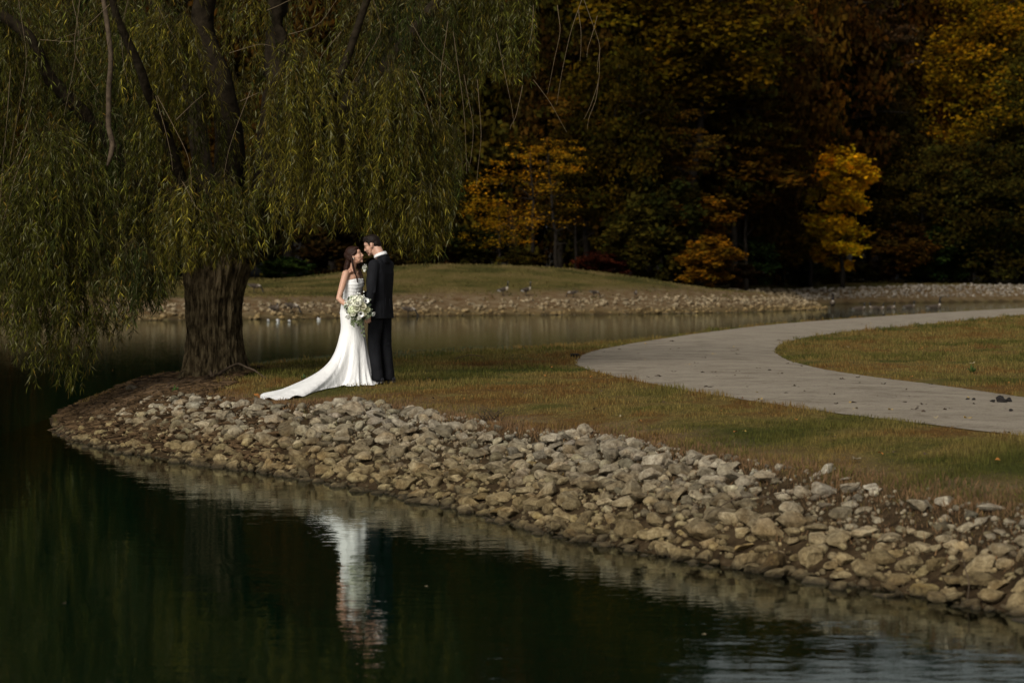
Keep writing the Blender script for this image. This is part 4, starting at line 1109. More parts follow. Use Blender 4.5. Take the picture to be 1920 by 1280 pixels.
# curtains
ENVX = [-400,-100,0,40,75,120,160,185,235,270,310,330,345,365,400,450,480,500,530,560,600,640,680,720,760,800,835,848,862,878,900,950,1000,1012,1030]
ENVY = [700,650,645,700,738,742,748,650,675,600,590,585,535,515,505,500,520,530,490,450,432,440,452,470,480,496,486,440,380,345,165,168,172,60,-60]
def env(px): return np.interp(px, ENVX, ENVY)
twG = Geo(); LV = []; LC = []; LF = []; nl = 0
def leaves(Q, w0, dens, cbase, size=1.0):
    """narrow willow leaves along a hanging shoot"""
    global nl
    seg = np.linalg.norm(np.diff(Q, axis=0), axis=1); cs = np.r_[0, np.cumsum(seg)]; L = cs[-1]
    k = int((L-w0)*dens)
    if k < 3: return
    t = np.sort(rng.uniform(w0, L, k)); P_ = np.stack([np.interp(t, cs, Q[:, a]) for a in range(3)], -1)
    T_ = np.stack([np.interp(t+.02, cs, Q[:, a]) for a in range(3)], -1)-P_; T_ += np.array([0, 0, -1e-4]); T_ /= np.linalg.norm(T_, axis=1)[:, None]
    az = np.cumsum(rng.uniform(1.8, 2.9, k)); sp = rng.uniform(.3, 1.15, k)
    out = np.stack([np.cos(az), np.sin(az), np.zeros(k)], -1)
    D = T_*np.cos(sp)[:, None]+out*np.sin(sp)[:, None]; D[:, 2] -= .12; D /= np.linalg.norm(D, axis=1)[:, None]
    ln = rng.uniform(.055, .125, k)*size; wd = ln*rng.uniform(.045, .070, k)
    sd_ = np.cross(D, out+rng.normal(0, .5, (k, 3))); sd_ /= np.linalg.norm(sd_, axis=1)[:, None]
    cur = np.cross(sd_, D)*(ln*rng.uniform(-.18, .18, k))[:, None]
    m1 = P_+D*(ln*.42)[:, None]+cur; tip = P_+D*ln[:, None]-np.array([0, 0, 1])*(ln*.12)[:, None]
    V = np.stack([P_, m1+sd_*wd[:, None], tip, m1-sd_*wd[:, None]], 1).reshape(-1, 3)
    LV.append(V); LF.append(np.arange(k*4).reshape(-1, 4)+nl); nl += 4*k
    g = rng.random(k); c = np.array(cbase)[None]*(rng.uniform(.35, 1.0, k)+1.2*(rng.random(k) < .12))[:, None]
    c = np.where((g > .90)[:, None], np.array([.15,.145,.07])*rng.uniform(.7, 1.2, k)[:, None], c)
    c = np.where((g < .03)[:, None], np.array([.17,.11,.018])[None], c)
    LC.append(np.repeat(c, 4, axis=0))
PAL = [(.058,.064,.010), (.078,.078,.011), (.130,.110,.014), (.036,.046,.010), (.080,.064,.012)]
def strand(A, out_, drop, az, cb, bare=.12, dens=62, clipenv=True, thick=.0022, stop=None):
    ox, oy = math.cos(az)*out_, math.sin(az)*out_
    t = np.linspace(0, 1, 13); hgt = out_*rng.uniform(-.05, .16)
    hx = 1-np.exp(-t*rng.uniform(1.6, 3.4)); ph = rng.uniform(0, 6.28); sw = .075*drop
    Q = np.stack([A[0]+ox*hx+sw*np.sin(t*5+ph)*t, A[1]+oy*hx+sw*np.cos(t*4+ph)*t, A[2]+hgt*np.sin(np.minimum(t*3.0, math.pi))-drop*t**1.25], -1)
    if clipenv:
        u = Q[:, 0]/Q[:, 1]*F+960; pyv = HZ-(Q[:, 2]-EYE)*F/Q[:, 1]
        lim = env(u)-rng.uniform(0, 42)-14
        bad = pyv > lim
        if bad[:3].any(): return
        if bad.any():
            k = int(np.argmax(bad)); 
            if k < 4: return
            Q = Q[:k+1]
    m_ = len(Q); twG.tube(Q[::2] if m_ > 8 else Q, thick, 3, (.055,.038,.014) if rng.random() < .5 else (.035,.030,.010), False)
    leaves(Q, bare, dens, cb)
def cascade(A, spread, drop, ns, cb=None, lowres=False):
    cb = cb or PAL[int(rng.integers(0, 5))]
    a0 = rng.uniform(0, 6.28); ecc = rng.uniform(.0, .5); offs = rng.normal(0, .16*spread, (5, 3))+np.array([0, 0, -.1])*np.arange(5)[:, None]*spread
    for q in range(int(ns*.72)):
        az = rng.uniform(0, 2*math.pi); r_ = spread*rng.random()**.7*(1+ecc*math.cos(az-a0))
        Aq = np.array(A)+rng.normal(0, .07*spread+.02, 3)+offs[q % 5]
        c = np.array(cb if rng.random() < .65 else PAL[int(rng.integers(0, 5))])*rng.uniform(.5, 1.35)
        strand(Aq, r_, drop*rng.uniform(.45, 1.0), az, tuple(c), rng.uniform(.02, .25), 32 if lowres else 62)
# cascades read off the photo: apex pixel, distance, spread, fall
for px, py, Y, spd, dr, ns in [(560,92,30.6,.75,2.5,100),(545,100,30.4,.45,1.6,60),(728,128,30.8,.72,2.4,100),(735,122,30.6,.40,2.2,60),(800,200,31.4,.55,2.1,80),(660,170,31.2,.65,2.1,70),(600,200,31.6,.7,1.9,70),
    (105,228,31.0,.85,2.6,90),(60,300,30.8,.7,2.4,80),(120,330,31,.7,2.7,90),(150,430,31.2,.45,2.2,60),(70,470,30.8,.5,1.7,60),(330,335,31.0,.42,1.1,70),(300,20,31.2,.55,1.5,70),(345,10,31.0,.55,1.4,70),(270,200,31.6,.5,1.7,60),
    (410,320,31.4,.5,1.3,60),(350,410,31.6,.4,.8,40),(440,370,31.8,.45,1.0,40),(500,330,31.6,.4,1.2,50),(690,300,30.6,.6,1.3,70),(780,330,30.8,.5,1.1,70),(815,360,31,.35,.95,50),(620,330,31,.5,1.0,50),
    (930,-40,31.6,.40,1.5,60),(980,-30,31.6,.22,1.45,40),(900,-80,32,.5,1.7,60),(860,-40,32.4,.5,1.5,60),(820,20,32,.4,1.1,40),(990,-90,31.6,.12,1.1,14),(760,-20,32,.6,1.6,60),(670,-20,32,.5,1.4,50),
    (20,120,32,.8,2.2,60),(20,20,32,.8,2,60),(200,120,32.4,.7,1.9,60),(240,-10,32,.6,1.6,60),(130,20,32.5,.7,1.6,60),(230,380,32.4,.5,1.7,60),(290,430,32,.35,1.1,40),(20,440,31.6,.5,1.4,50),(480,-20,33,.5,1.0,40),(180,560,31,.2,.5,14),(250,440,31.0,.35,1.2,60),(285,470,31.2,.3,.9,50),(390,400,31,.5,.8,60),(450,400,31.2,.5,.8,50),(360,330,30.8,.5,1.2,60),
    (860,300,31.2,.16,.42,14),(850,230,31.4,.2,.7,20),(-60,300,31,.8,2.6,60),(-120,100,31,.9,3,60)]:
    cascade(S3(px, py, Y), spd, dr, ns, PAL[2] if (530 < px < 830 and py > 60) or (300 < px < 440 and py > 300) else PAL[1] if px > 880 or px < 200 else None)
# the rest of the crown, further back and above
for q in range(34):
    a = rng.uniform(0, 2*math.pi); r_ = 4.6*math.sqrt(rng.random()); x = tx+r_*math.cos(a)*1.05-.2; y = ty+1.2+abs(r_)*math.sin(a)*.95
    if y < 30.3: y = 30.3+rng.random()
    z = rng.uniform(3.6, 7.8)-.05*r_*r_*.6
    u = x/y*F+960; vz = HZ-(z-EYE)*F/y
    if u > 880: x -= 1.2
    if y < 34.5 and ((400 < u < 560 and -60 < vz < 330) or (280 < u < 350 and 60 < vz < 300)): continue
    cascade((x, y, z), rng.uniform(.5, .95), rng.uniform(1.3, 2.6), 34, PAL[[0, 3, 3, 1, 4][q % 5]])
for q in range(50):
    a = rng.uniform(0, 2*math.pi); r_ = 4.3*math.sqrt(rng.random()); cascade((tx+r_*math.cos(a), ty+r_*math.sin(a)*.9, rng.uniform(6.2, 9.3)-.06*r_*r_), .9, rng.uniform(1.8, 3.2), 16, PAL[q % 5], True)
M_willow = attr_mat('willow_leaves', .7, .05, 1.0, .12, 20, 0, .22)
V = np.concatenate(LV)-TB
link('crown', mesh_np('crown', V, np.concatenate(LF), M_willow, False, np.concatenate(LC)), willow)
print('willow leaves', nl//4)
# bare whips: long thin leafless shoots
for px0, py0, px1, py1, px2, py2, Y in [(1093,-6,1068,60,1042,200,31),(1093,-6,1125,90,1118,140,31),(1125,90,1122,150,1096,225,31),(1122,150,1118,190,1100,240,31),(1085,20,1088,60,1087,115,31),(1120,30,1108,70,1100,110,31),(1045,10,1050,60,1030,180,31.2),
        (1000,150,1030,190,1060,250,31.5),(895,150,902,260,892,350,31.4),(930,60,955,170,965,240,31.6),(870,140,888,240,880,320,31.4),(980,160,968,220,955,240,31.4),(1000,10,998,60,990,90,31),(840,40,826,140,823,240,31),(850,60,870,200,872,330,31.2),
        (35,0,52,120,20,300,30.5),(150,0,138,100,185,172,30.2),(130,-20,150,60,120,215,30.2),(240,0,228,60,240,160,30.4),(20,130,10,240,2,390,30.2),(60,200,30,300,-4,350,30.2),(50,280,30,330,2,430,30.2),(290,0,320,60,345,100,31),(292,180,310,250,325,320,29.9),(295,180,355,290,357,380,30),
        (342,340,370,390,384,400,29.9),(500,20,560,-5,620,-8,30.5),(540,65,600,50,640,-10,30.5),(430,100,490,80,535,100,30.8),(330,225,360,195,385,175,30.2),(470,170,440,240,420,330,30.6),(450,190,480,175,495,178,30.6),(215,0,150,60,100,75,30.4),(75,75,130,78,180,70,30.4),
        (770,40,800,90,850,140,30.6),(770,130,790,160,810,240,30.4),(640,60,600,110,585,180,30.4),(700,0,716,60,660,160,30.6)]:
    P_ = [S3(px0, py0, Y), S3(px1, py1, Y+rng.uniform(-.1, .1)), S3(px2, py2, Y)]
    Q = curve(P_, 14, .03, int(px0)); twG.tube(Q, np.linspace(.0042, .0018, 14), 4, (.13,.095,.055), False)
M_twig = attr_mat('willow_twigs', .8, .15, 1.0, .2, 30)
me = twG.mesh('twigs', M_twig)
co = np.empty(len(me.vertices)*3, np.float32); me.vertices.foreach_get('co', co); co = (co.reshape(-1, 3)-TB).astype(np.float32); me.vertices.foreach_set('co', co.ravel())
link('twigs', me, willow)
# roots laid bare towards the tip of the point
M_root = simple_mat('root_wood', (.085,.056,.032), .95, .5, 18, .012, .1)
for q in range(80):
    a0 = rng.uniform(-.25, .5); s0 = np.array([tx-.3+rng.uniform(-.5, .4), ty-.2-rng.uniform(0, .9)]); e0 = np.array([rng.uniform(-6.2, -4.3), rng.uniform(29.6, 33.6)])
    if q % 3 == 0: s0 = np.array([rng.uniform(-5.6, -4.2), rng.uniform(31, 33)]); e0 = s0+np.array([rng.uniform(-1.1, -.3), rng.uniform(-1.2, .3)])
    mid_ = (s0+e0)/2+rng.normal(0, .18, 2); t = np.linspace(0, 1, 16)
    xy = ((1-t)**2)[:, None]*s0+(2*t*(1-t))[:, None]*mid_+(t**2)[:, None]*e0+.05*np.stack([vnoise(np.stack([t*6, t*0, t*0+q], -1), 3), vnoise(np.stack([t*6, t*0+9, t*0+q], -1), 3)], -1)
    z = height(xy)+.004+.03*np.abs(vnoise(np.stack([t*5, t*0+3, t*0+q], -1), 4))
    z = np.maximum(z, -.05); r_ = rng.uniform(.008, .030)*(1.5 if q % 9 == 0 else 1)
    G = Geo(); G.tube(np.concatenate([xy, z[:, None]], -1)-TB, np.linspace(r_, r_*.35, 16), 6); link('root', G.mesh('root', M_root, True), willow)

# ---------------------------------------------------------------- the autumn wood
def crown_np(seed, ncl, ncard, flat=.55, layer=False, size=(.16, .34), conic=False, thin=0):
    """leaf sprays scattered through a unit crown (radius 1, height 2), clumped and gappy"""
    r = np.random.default_rng(seed); V = []; Cc = []
    nb_ = 7; lob = r.normal(size=(nb_, 3)); lob /= np.linalg.norm(lob, axis=1)[:, None]; la = r.uniform(-.25, .28, nb_)
    for k in range(ncl):
        d = r.normal(size=3); d /= np.linalg.norm(d); rr_ = r.random()**.42
        rr_ *= 1+(np.maximum(0, lob@d)**3)@la
        c = d*rr_
        if conic: c[:2] *= np.clip(1.05-.55*(c[2]+1)/1.6, .25, 1.1)
        cs = r.uniform(.10, .24); bright = r.uniform(.45, 1.25)**1.5
        nn = int(ncard/ncl*r.uniform(.5, 1.5)*(cs/.17)**1.5)
        p = c+r.normal(size=(nn, 3))*cs*np.array([1, 1, flat*.8])*.6
        if layer: p[:, 2] = c[2]+(p[:, 2]-c[2])*.4-.25*np.abs(p[:, 0]-c[0])
        A = r.normal(size=(nn, 3)); A[:, 2] *= .7; A /= np.linalg.norm(A, axis=1)[:, None]
        B = np.cross(A, r.normal(size=(nn, 3))); B /= np.linalg.norm(B, axis=1)[:, None]
        s = r.uniform(size[0], size[1], nn)[:, None]*.5
        V.append(np.stack([p-A*s, p+B*s*.62-A*s*.15, p+A*s, p-B*s*.62+A*s*.2], 1).reshape(-1, 3))
        g = bright*r.uniform(.6, 1.4, nn); hue = np.clip(r.normal(.0, .12, nn)+r.normal(0, .10), -.3, .35)
        Cc.append(np.repeat(np.stack([g*(1+hue), g, g*(1-hue)], -1), 4, axis=0))
    V = np.concatenate(V); return V, np.arange(len(V)).reshape(-1, 4), np.concatenate(Cc)
m, n, b, o = mat_new('autumn_leaves')
a = nd(n, 'ShaderNodeVertexColor', layer_name='col').outputs[0]; oc = nd(n, 'ShaderNodeObjectInfo').outputs['Color']
c = mixc(n, 1.0, a, oc, 'MULTIPLY'); n.links.new(c, b.inputs['Base Color']); b.inputs['Roughness'].default_value = .9; b.inputs['Specular IOR Level'].default_value = .02
t = nd(n, 'ShaderNodeBsdfTranslucent'); n.links.new(c, t.inputs[0]); mx = nd(n, 'ShaderNodeMixShader'); mx.inputs[0].default_value = .2
n.links.new(b.outputs[0], mx.inputs[1]); n.links.new(t.outputs[0], mx.inputs[2]); n.links.new(mx.outputs[0], o.inputs[0])
M_leafy = m
M_trunk = simple_mat('wood_bark', (.014,.011,.008), .95, .4, 2.5, .05, .1)
RX_ = 5.0; HZ_ = 7.0      # size the crown meshes are modelled at
def crown_mesh(seed, **k):
    V, Fc, Cc = crown_np(seed, **k); r_ = np.array([RX_, RX_, HZ_])
    # cards keep their true size: place clump points at scale
    ctr = V.reshape(-1, 4, 3).mean(1); q = (V.reshape(-1, 4, 3)-ctr[:, None])
    V = (ctr*r_)[:, None]+q
    return mesh_np('crown', V.reshape(-1, 3), Fc, M_leafy, False, Cc)
CR = {'big': [crown_mesh(300+k, ncl=190, ncard=17000, size=(.22,.46)) for k in range(4)],
      'layer': [crown_mesh(320+k, ncl=110, ncard=9000, layer=True, size=(.20,.42)) for k in range(2)],
      'cone': [crown_mesh(330+k, ncl=230, ncard=20000, conic=True, size=(.18,.36)) for k in range(2)],
      'thin': [crown_mesh(340+k, ncl=60, ncard=2600, size=(.16,.34)) for k in range(2)],
      'small': [crown_mesh(350+k, ncl=70, ncard=8500, flat=.9, size=(.5,1.0)) for k in range(3)]}
def trunk_mesh(seed, twiggy=False):
    r = np.random.default_rng(seed); G = Geo(); t = np.linspace(0, 1, 12)
    P_ = np.stack([.5*t*r.normal(), .5*t*r.normal(), 15*t], -1)+.12*r.normal(size=(12, 3))*np.minimum(1, t*3)[:, None]
    G.tube(P_, np.linspace(.26, .05, 12), 8)
    for q in range(16 if not twiggy else 60):
        k = int(r.integers(3, 11)); a = r.uniform(0, 6.28); L = r.uniform(1.8, 4.2)*(1.15-.06*k); el_ = r.uniform(.35, 1.0)
        d = np.array([math.cos(a)*math.cos(el_), math.sin(a)*math.cos(el_), math.sin(el_)]); s_ = np.linspace(0, 1, 6)[:, None]
        B = P_[k]+d*L*s_+np.array([0, 0, -.5])*s_**2+.1*r.normal(size=(6, 3))*s_; G.tube(B, np.linspace(.085, .018, 6), 5)
    return G.mesh('trunk', M_trunk, True)
TR = [trunk_mesh(400+k) for k in range(4)]; TRT = [trunk_mesh(410, True), trunk_mesh(411, True)]
def deeper(px, Y): return Y+float(np.interp(px, [1340, 1430, 1540, 1620, 2000], [0, 22, 38, 46, 50]))*(1 if Y < 176 else .75 if Y < 188 else 0)
def tree(px, Y, top, base, Rr, kind, colr, label, group=None, v=0, cat='tree', name='autumn_tree', trunk=True, yoff=0):
    x = (px-960)/F*Y; zb = hz(x, Y)-.15
    r = empty(name, (x, Y, zb), 0, label, cat, group); r.rotation_euler = (0, 0, rng.uniform(0, 6.28))
    hh = (top-base)/2; cz = (top+base)/2-zb
    if kind != 'twig':
        ch = link('crown', CR[kind][v % len(CR[kind])], r, (0, 0, cz)); ch.scale = (Rr/RX_, Rr/RX_, hh/HZ_); ch.color = (*colr, 1)
    if trunk:
        t = link('trunk', (TRT if kind == 'twig' else TR)[v % (2 if kind == 'twig' else 4)], r); s = (top-zb)/17.0
        t.scale = (s*1.1, s*1.1, s)
    return r
def zpx(py, Y): return EYE-(py-HZ)/F*Y
YG = (.085,.058,.005); OLV = (.036,.028,.004); DRK = (.018,.019,.004); BRN = (.044,.023,.004); GLD = (.20,.115,.008); ORG = (.20,.080,.008); YEL = (.50,.26,.012); DGR = (.014,.024,.006); PUR = (.060,.036,.024); RST = (.055,.024,.004)
# front row, read off the photo: px, distance, top row, crown bottom row, half width px, kind, colour, label
front = [
 (1290,166,-120,250,170,'big',YG,'tall yellow-green tree filling the top of the wood right of the willow'),
 (1850,212,-80,290,150,'cone',(.19,.118,.008),'golden pointed tree at right, brightest of the tall trees'),
 (1870,207,240,515,115,'big',(.040,.036,.009),'dark olive tree right under the golden tree, hiding its trunk'),
 (1925,208,60,330,75,'big',(.065,.055,.010),'olive tree low against the right edge, in front of the golden one'),
 (1580,188,272,398,56,'small',(.62,.35,.016),'bright yellow maple bough cluster, the upper of the two yellow patches'),
 (1562,188.5,388,500,56,'small',(.55,.34,.02),'low yellow maple, the lower of the two yellow patches above the grass'),
 (1520,189,288,392,34,'small',(.36,.27,.02),'small yellow-green maple just left of the brightest yellow one'),
 (1328,153,440,528,54,'small',(.17,.088,.010),'low orange maple at the foot of the wood, above the end of the hill'),
 (1310,156,360,440,68,'small',(.15,.075,.010),'orange-brown maple above the low orange one'),
 (1400,157,280,400,85,'small',(.11,.058,.009),'rusty orange maple left of the yellow patches'),
 (1000,157,255,440,110,'thin',(.25,.135,.014),'sparse golden tree right of the willow, yellow leaves on dark twigs'),
 (935,153,360,490,70,'thin',(.22,.125,.012),'small thin golden tree close to the edge of the willow curtain'),
 (1045,155,255,330,60,'thin',(.36,.20,.022),'thin yellow tree top above the sparse golden tree'),
 (1150,158,60,470,100,'big',OLV,'olive green tree between the golden sparse tree and the rusty one'),
 (1230,155,330,525,70,'small',(.040,.038,.009),'round olive bush behind the right slope of the hill'),
 (1180,154,400,510,60,'small',(.050,.046,.010),'olive bush with pale leaf tips behind the top of the hill'),
 (1130,153,470,515,45,'small',(.050,.014,.010),'dark red bush low behind the crest of the hill'),
 (1455,200,200,470,75,'big',BRN,'brown leaved oak behind the rusty maple'),
 (1640,165,120,440,75,'big',(.034,.028,.009),'dark olive tree behind the yellow maples'),
 (1630,168,-60,230,85,'layer',PUR,'purple-brown fading tree top left of the golden tree'),
 (1560,170,-90,220,70,'layer',PUR,'second purple-brown fading tree, further left of the golden tree'),
 (1690,204,420,515,55,'small',(.075,.042,.010),'rust red bush right of the low yellow maple'),
 (1735,209,250,470,85,'big',(.055,.045,.010),'olive brown tree below the golden tree'),
 (1820,209,330,522,85,'big',DGR,'dark green tree at the right, below the golden tree'),
 (1905,210,300,522,80,'big',DGR,'dark green tree cut by the right edge of the picture'),
 (1760,207,420,526,60,'small',(.020,.036,.010),'dark green round bush at the foot of the dark trees on the right'),
 (1420,154,440,528,40,'small',(.016,.030,.010),'dark green bush right of the low orange maple'),
 (1480,156,420,500,45,'small',(.10,.065,.010),'small olive-gold bush left of the lower yellow maple'),
 (1105,160,140,300,80,'layer',(.10,.055,.010),'brownish gold tree high up right beside the willow'),
 (1080,158,300,420,70,'layer',(.045,.036,.008),'dark layered tree right of the sparse golden one'),
 (1250,160,200,360,80,'layer',(.085,.050,.010),'gold brown layered tree in the middle of the wood'),
 (1380,162,120,330,90,'layer',(.080,.052,.009),'olive gold layered tree in the middle of the wood, right of the yellow-green crown'),
 (905,155,420,505,55,'small',(.028,.030,.008),'dark bush left of the hill crest beside the willow curtain'),
 (980,153,470,505,40,'small',(.060,.048,.010),'small yellowish bush peeping over the crest of the hill'),
 (540,152,480,530,45,'small',(.026,.050,.014),'dark green bush behind the left slope of the hill, left of the bride'),
 (620,156,380,530,60,'small',(.030,.020,.008),'dark brown bush behind the head of the bride'),
 (760,158,360,520,80,'big',(.030,.024,.008),'dark tree behind the willow curtain, right of the man'),
 (820,157,420,510,45,'small',(.040,.022,.008),'brown bush right of the man, under the willow curtain'),
 (30,148,400,545,60,'small',(.06,.026,.009),'rusty bush at the left edge, seen under the willow'),
 (250,150,350,545,90,'big',(.030,.028,.008),'dark tree behind the willow, left of its trunk'),
 (130,150,330,545,90,'big',(.022,.026,.008),'dark green tree behind the left part of the willow'),
 (440,152,330,535,80,'big',(.022,.024,.008),'dark tree straight behind the willow trunk'),
]
for k, (px, Y, t_, b_, hw, kind, colr, lab) in enumerate(front):
    shr = kind == 'small'; Y = deeper(px, Y) if Y < 188 else Y
    cm = max(colr); colr = (colr[0]*(.8 if cm < .2 else 1), colr[1]*(.72 if cm < .2 else .92), colr[2]*.45)
    tree(px, Y, zpx(t_, Y), max(zpx(b_, Y), hz((px-960)/F*Y, Y)), hw/F*Y*1.12, kind, colr, ' '.join(lab.split()[:16]), 'trees and bushes at the edge of the wood', k, 'bush' if 'bush' in lab else 'tree', 'bush' if 'bush' in lab else 'autumn_tree', trunk=(zpx(b_, Y) > 2.8 or not shr))
# low undergrowth along the foot of the wood
us_ = [(700,157),(1275,158),(1360,160),(1510,158),(1560,160),(1610,162),(1660,166),(1715,170),(1790,188),(1860,192),(1925,194),(1640,172)]
lb = ['behind the shoulders of the man','behind the right end of the hill','left of the dark green bush','below the left yellow patch','below the yellow maples','right below the yellow maples','left of the rust red bush foot','at the start of the dark trees on the right','under the dark green tree on the right','between the two dark green trees','in the right corner of the wood','in the gap right of the yellow maples']
for k, (px, Y) in enumerate(us_):
    Y = deeper(px, Y) if Y < 180 else Y+30
    g = hz((px-960)/F*Y, Y); tree(px, Y, g+rng.uniform(1.6, 3.0), g, rng.uniform(1.3, 2.0), 'small', [(.060,.042,.010),(.045,.036,.009),(.055,.028,.010),(.030,.034,.009)][k % 4], 'low undergrowth shrub '+lb[k], 'undergrowth at the foot of the wood', k, 'shrub', 'undergrowth_shrub', False)
# tall rows behind
pl = []
for px in range(-60, 1700, 84): pl.append((px+rng.uniform(-20, 20), deeper(px, 171), rng.uniform(24, 28) if px < 1180 else rng.uniform(23, 28.5)*deeper(px, 171)/171, 0))
for px in range(-100, 2100, 88): pl.append((px+rng.uniform(-20, 20), deeper(px, 185), rng.uniform(33, 38) if px < 1200 else rng.uniform(25, 30)*deeper(px, 185)/180, 1))
for px in range(-100, 2150, 100): pl.append((px+rng.uniform(-20, 20), deeper(px, 186)+17, rng.uniform(36, 42) if px < 1220 else rng.uniform(25, 33)*deeper(px, 186)/186, 2))
spot = lambda u: ('behind the willow crown at far left' if u < 250 else 'behind the willow trunk' if u < 520 else 'behind the couple' if u < 780 else 'behind the right edge of the willow' if u < 1000 else 'above the hill crest' if u < 1220 else 'above the orange maples' if u < 1450 else 'above the yellow maples' if u < 1680 else 'behind the golden tree at right' if u < 1850 else 'at the right edge of the wood')
rown = ['in the second row', 'in the third row', 'in the last row']
cols = [OLV, BRN, DRK, RST, (.048,.035,.004), DRK, (.058,.031,.004), OLV]; cn = ['olive', 'brown', 'dark green', 'rust brown', 'dull gold', 'dark green', 'russet', 'olive']
tall_ = []
for k, (px, Y, hgt, rw) in enumerate(pl):
    if not -60 < px < 2010 and rw == 2: continue
    ci = int(rng.integers(0, 8)); g = hz((px-960)/F*Y, Y)
    tall_.append(tree(px, Y, g+hgt, g+(.3 if rw else 1.0), rng.uniform(4.8, 6.4), 'big' if k % 4 else 'layer', cols[ci], 'tall %s tree %s, %s' % (cn[ci], rown[rw], spot(px)), 'tall trees deep in the wood', k, 'tree', 'autumn_tree'))

single_out(tall_)
# ---------------------------------------------------------------- geese
m, n, b, o = mat_new('goose_plumage'); a = nd(n, 'ShaderNodeVertexColor', layer_name='col').outputs[0]
tc = nd(n, 'ShaderNodeTexCoord').outputs['Object']; wv = ramp(n, noise(n, tc, 40, 3), [(.35, (.7,.7,.7)), (.65, (1.25,1.25,1.25))])
n.links.new(mixc(n, 1.0, a, wv, 'MULTIPLY'), b.inputs['Base Color']); b.inputs['Roughness'].default_value = .8; b.inputs['Specular IOR Level'].default_value = .2
M_goose = m
BK = (.008,.008,.009); BRW = (.045,.034,.024); BST = (.30,.25,.19); WH = (.42,.40,.36); DK = (.035,.028,.022)
def goose_mesh(pose):
    BST, WH = ((.34,.29,.22), (.42,.40,.36)) if pose == 'alert' else ((.085,.066,.048), (.13,.118,.10))
    zb = .40 if pose in ('alert', 'graze', 'rest', 'front') else .075
    tilt = R(14) if pose in ('alert', 'front') else R(-8) if pose == 'graze' else R(3)
    A = np.array(Matrix.Rotation(-tilt, 3, 'Y'))
    def Pp(x, y, z): return A@np.array([x, y, z])+np.array([0, 0, zb])
    p = [ell(Pp(0, 0, 0), (.27, .130, .125), BRW, A), ell(Pp(.15, 0, -.01), (.14, .115, .115), BST, A), ell(Pp(-.05, .055, .035), (.24, .085, .085), BRW, A), ell(Pp(-.05, -.055, .035), (.24, .085, .085), BRW, A),
         cap(Pp(-.18, 0, -.02), .085, Pp(-.33, 0, .015), .035, WH), cap(Pp(-.24, 0, .045), .045, Pp(-.42, 0, .035), .018, BK), cap(Pp(-.15, .05, .06), .04, Pp(-.38, .015, .055), .012, DK), cap(Pp(-.15, -.05, .06), .04, Pp(-.38, -.015, .055), .012, DK)]
    if pose == 'graze': nk = [(.20, .02), (.33, -.02), (.42, -.14), (.46, -.28)]; hd = (.50, -.33); bl = (.56, -.385)
    elif pose in ('alert', 'front', 'tall'): nk = [(.20, .04), (.25, .14), (.245, .27), (.25, .38)]; hd = (.275, .425); bl = (.36, .41)
    elif pose == 'swim': nk = [(.20, .03), (.26, .09), (.245, .17), (.25, .24)]; hd = (.28, .275); bl = (.36, .262)
    else: nk = [(.18, .05), (.20, .10), (.16, .15), (.14, .19)]; hd = (.17, .215); bl = (.25, .205)
    Q = [np.array([x, 0, z+zb]) for x, z in nk]; rs = [.070, .046, .036, .033]
    for k in range(3): p.append(cap(Q[k], rs[k], Q[k+1], rs[k+1], BK if k else (.30,.26,.21)))
    H_ = np.array([hd[0], 0, hd[1]+zb]); p += [cap(Q[3], .033, H_, .040, BK), ell(H_, (.052, .038, .038), BK), cap(H_+np.array([.02, 0, -.004]), .024, np.array([bl[0], 0, bl[1]+zb]), .011, BK),
         ell(H_+np.array([-.012, .028, -.012]), (.024, .014, .022), WH), ell(H_+np.array([-.012, -.028, -.012]), (.024, .014, .022), WH)]
    if zb > .2:
        for q in (-1, 1):
            p += [cap((-.02, .06*q, zb-.07), .045, (-.03, .06*q, .20), .018, BRW), cap((-.03, .06*q, .22), .014, (-.02, .06*q, .02), .012, BK), cap((-.03, .06*q, .012), .013, (.075, .06*q, .010), .011, BK), cap((-.02, .06*q, .012), .011, (.055, .095*q, .010), .009, BK)]
    return fuse('goose', p, .014, M_goose, 2)
GM = {k: goose_mesh(k) for k in ('alert', 'graze', 'swim', 'rest', 'tall', 'front')}
geese = [ # foot px, row, pose, heading deg, scale, label
 (944,556,'alert',8,.95,'goose standing upright at the foot of the hill, neck up, left of a like pair'),
 (987,556,'alert',25,.95,'goose standing upright at the foot of the hill, right one of the alert pair'),
 (1074,559,'graze',175,.9,'goose with white rear turned right and head low left, on the grass before the hill'),
 (1114,558,'graze',20,.9,'dark goose pecking with its head down right, between the pair and the far one'),
 (1192,560,'rest',-80,.9,'small hunched goose above the pale stones right of the hill foot'),
 (477,549,'graze',-5,1.1,'goose grazing on the slope right beside the willow trunk'),
 (547,588,'graze',-25,1.15,'goose reaching down to the water, rightmost of the birds left of the bride'),
 (515,592,'rest',-30,1.1,'dark goose resting on the stones left of the one reaching down'),
 (574,594,'swim',185,1.1,'goose swimming towards the left close to the stones, left of the bride'),
 (766,594,'graze',-10,1.15,'big dark goose feeding at the water edge just right of the man'),
 (1561,587,'front',-92,1.0,'goose standing in the shallows facing the camera, alone beside the stony spit'),
 (1611,581,'swim',5,1.0,'goose swimming right, leftmost of the swimming row'),
 (1640,579,'swim',175,.9,'goose swimming left, second of the swimming row'),
 (1652,580,'swim',-70,.9,'goose swimming towards the camera in the middle of the swimming row'),
 (1671,579,'swim',-60,1.0,'goose with raised head in the middle of the swimming row'),
 (1705,577,'swim',10,1.0,'goose swimming right, fourth of the swimming row'),
 (1752,578,'tall',4,1.15,'goose with a long upright neck, rightmost of the swimming row')]
used = set()
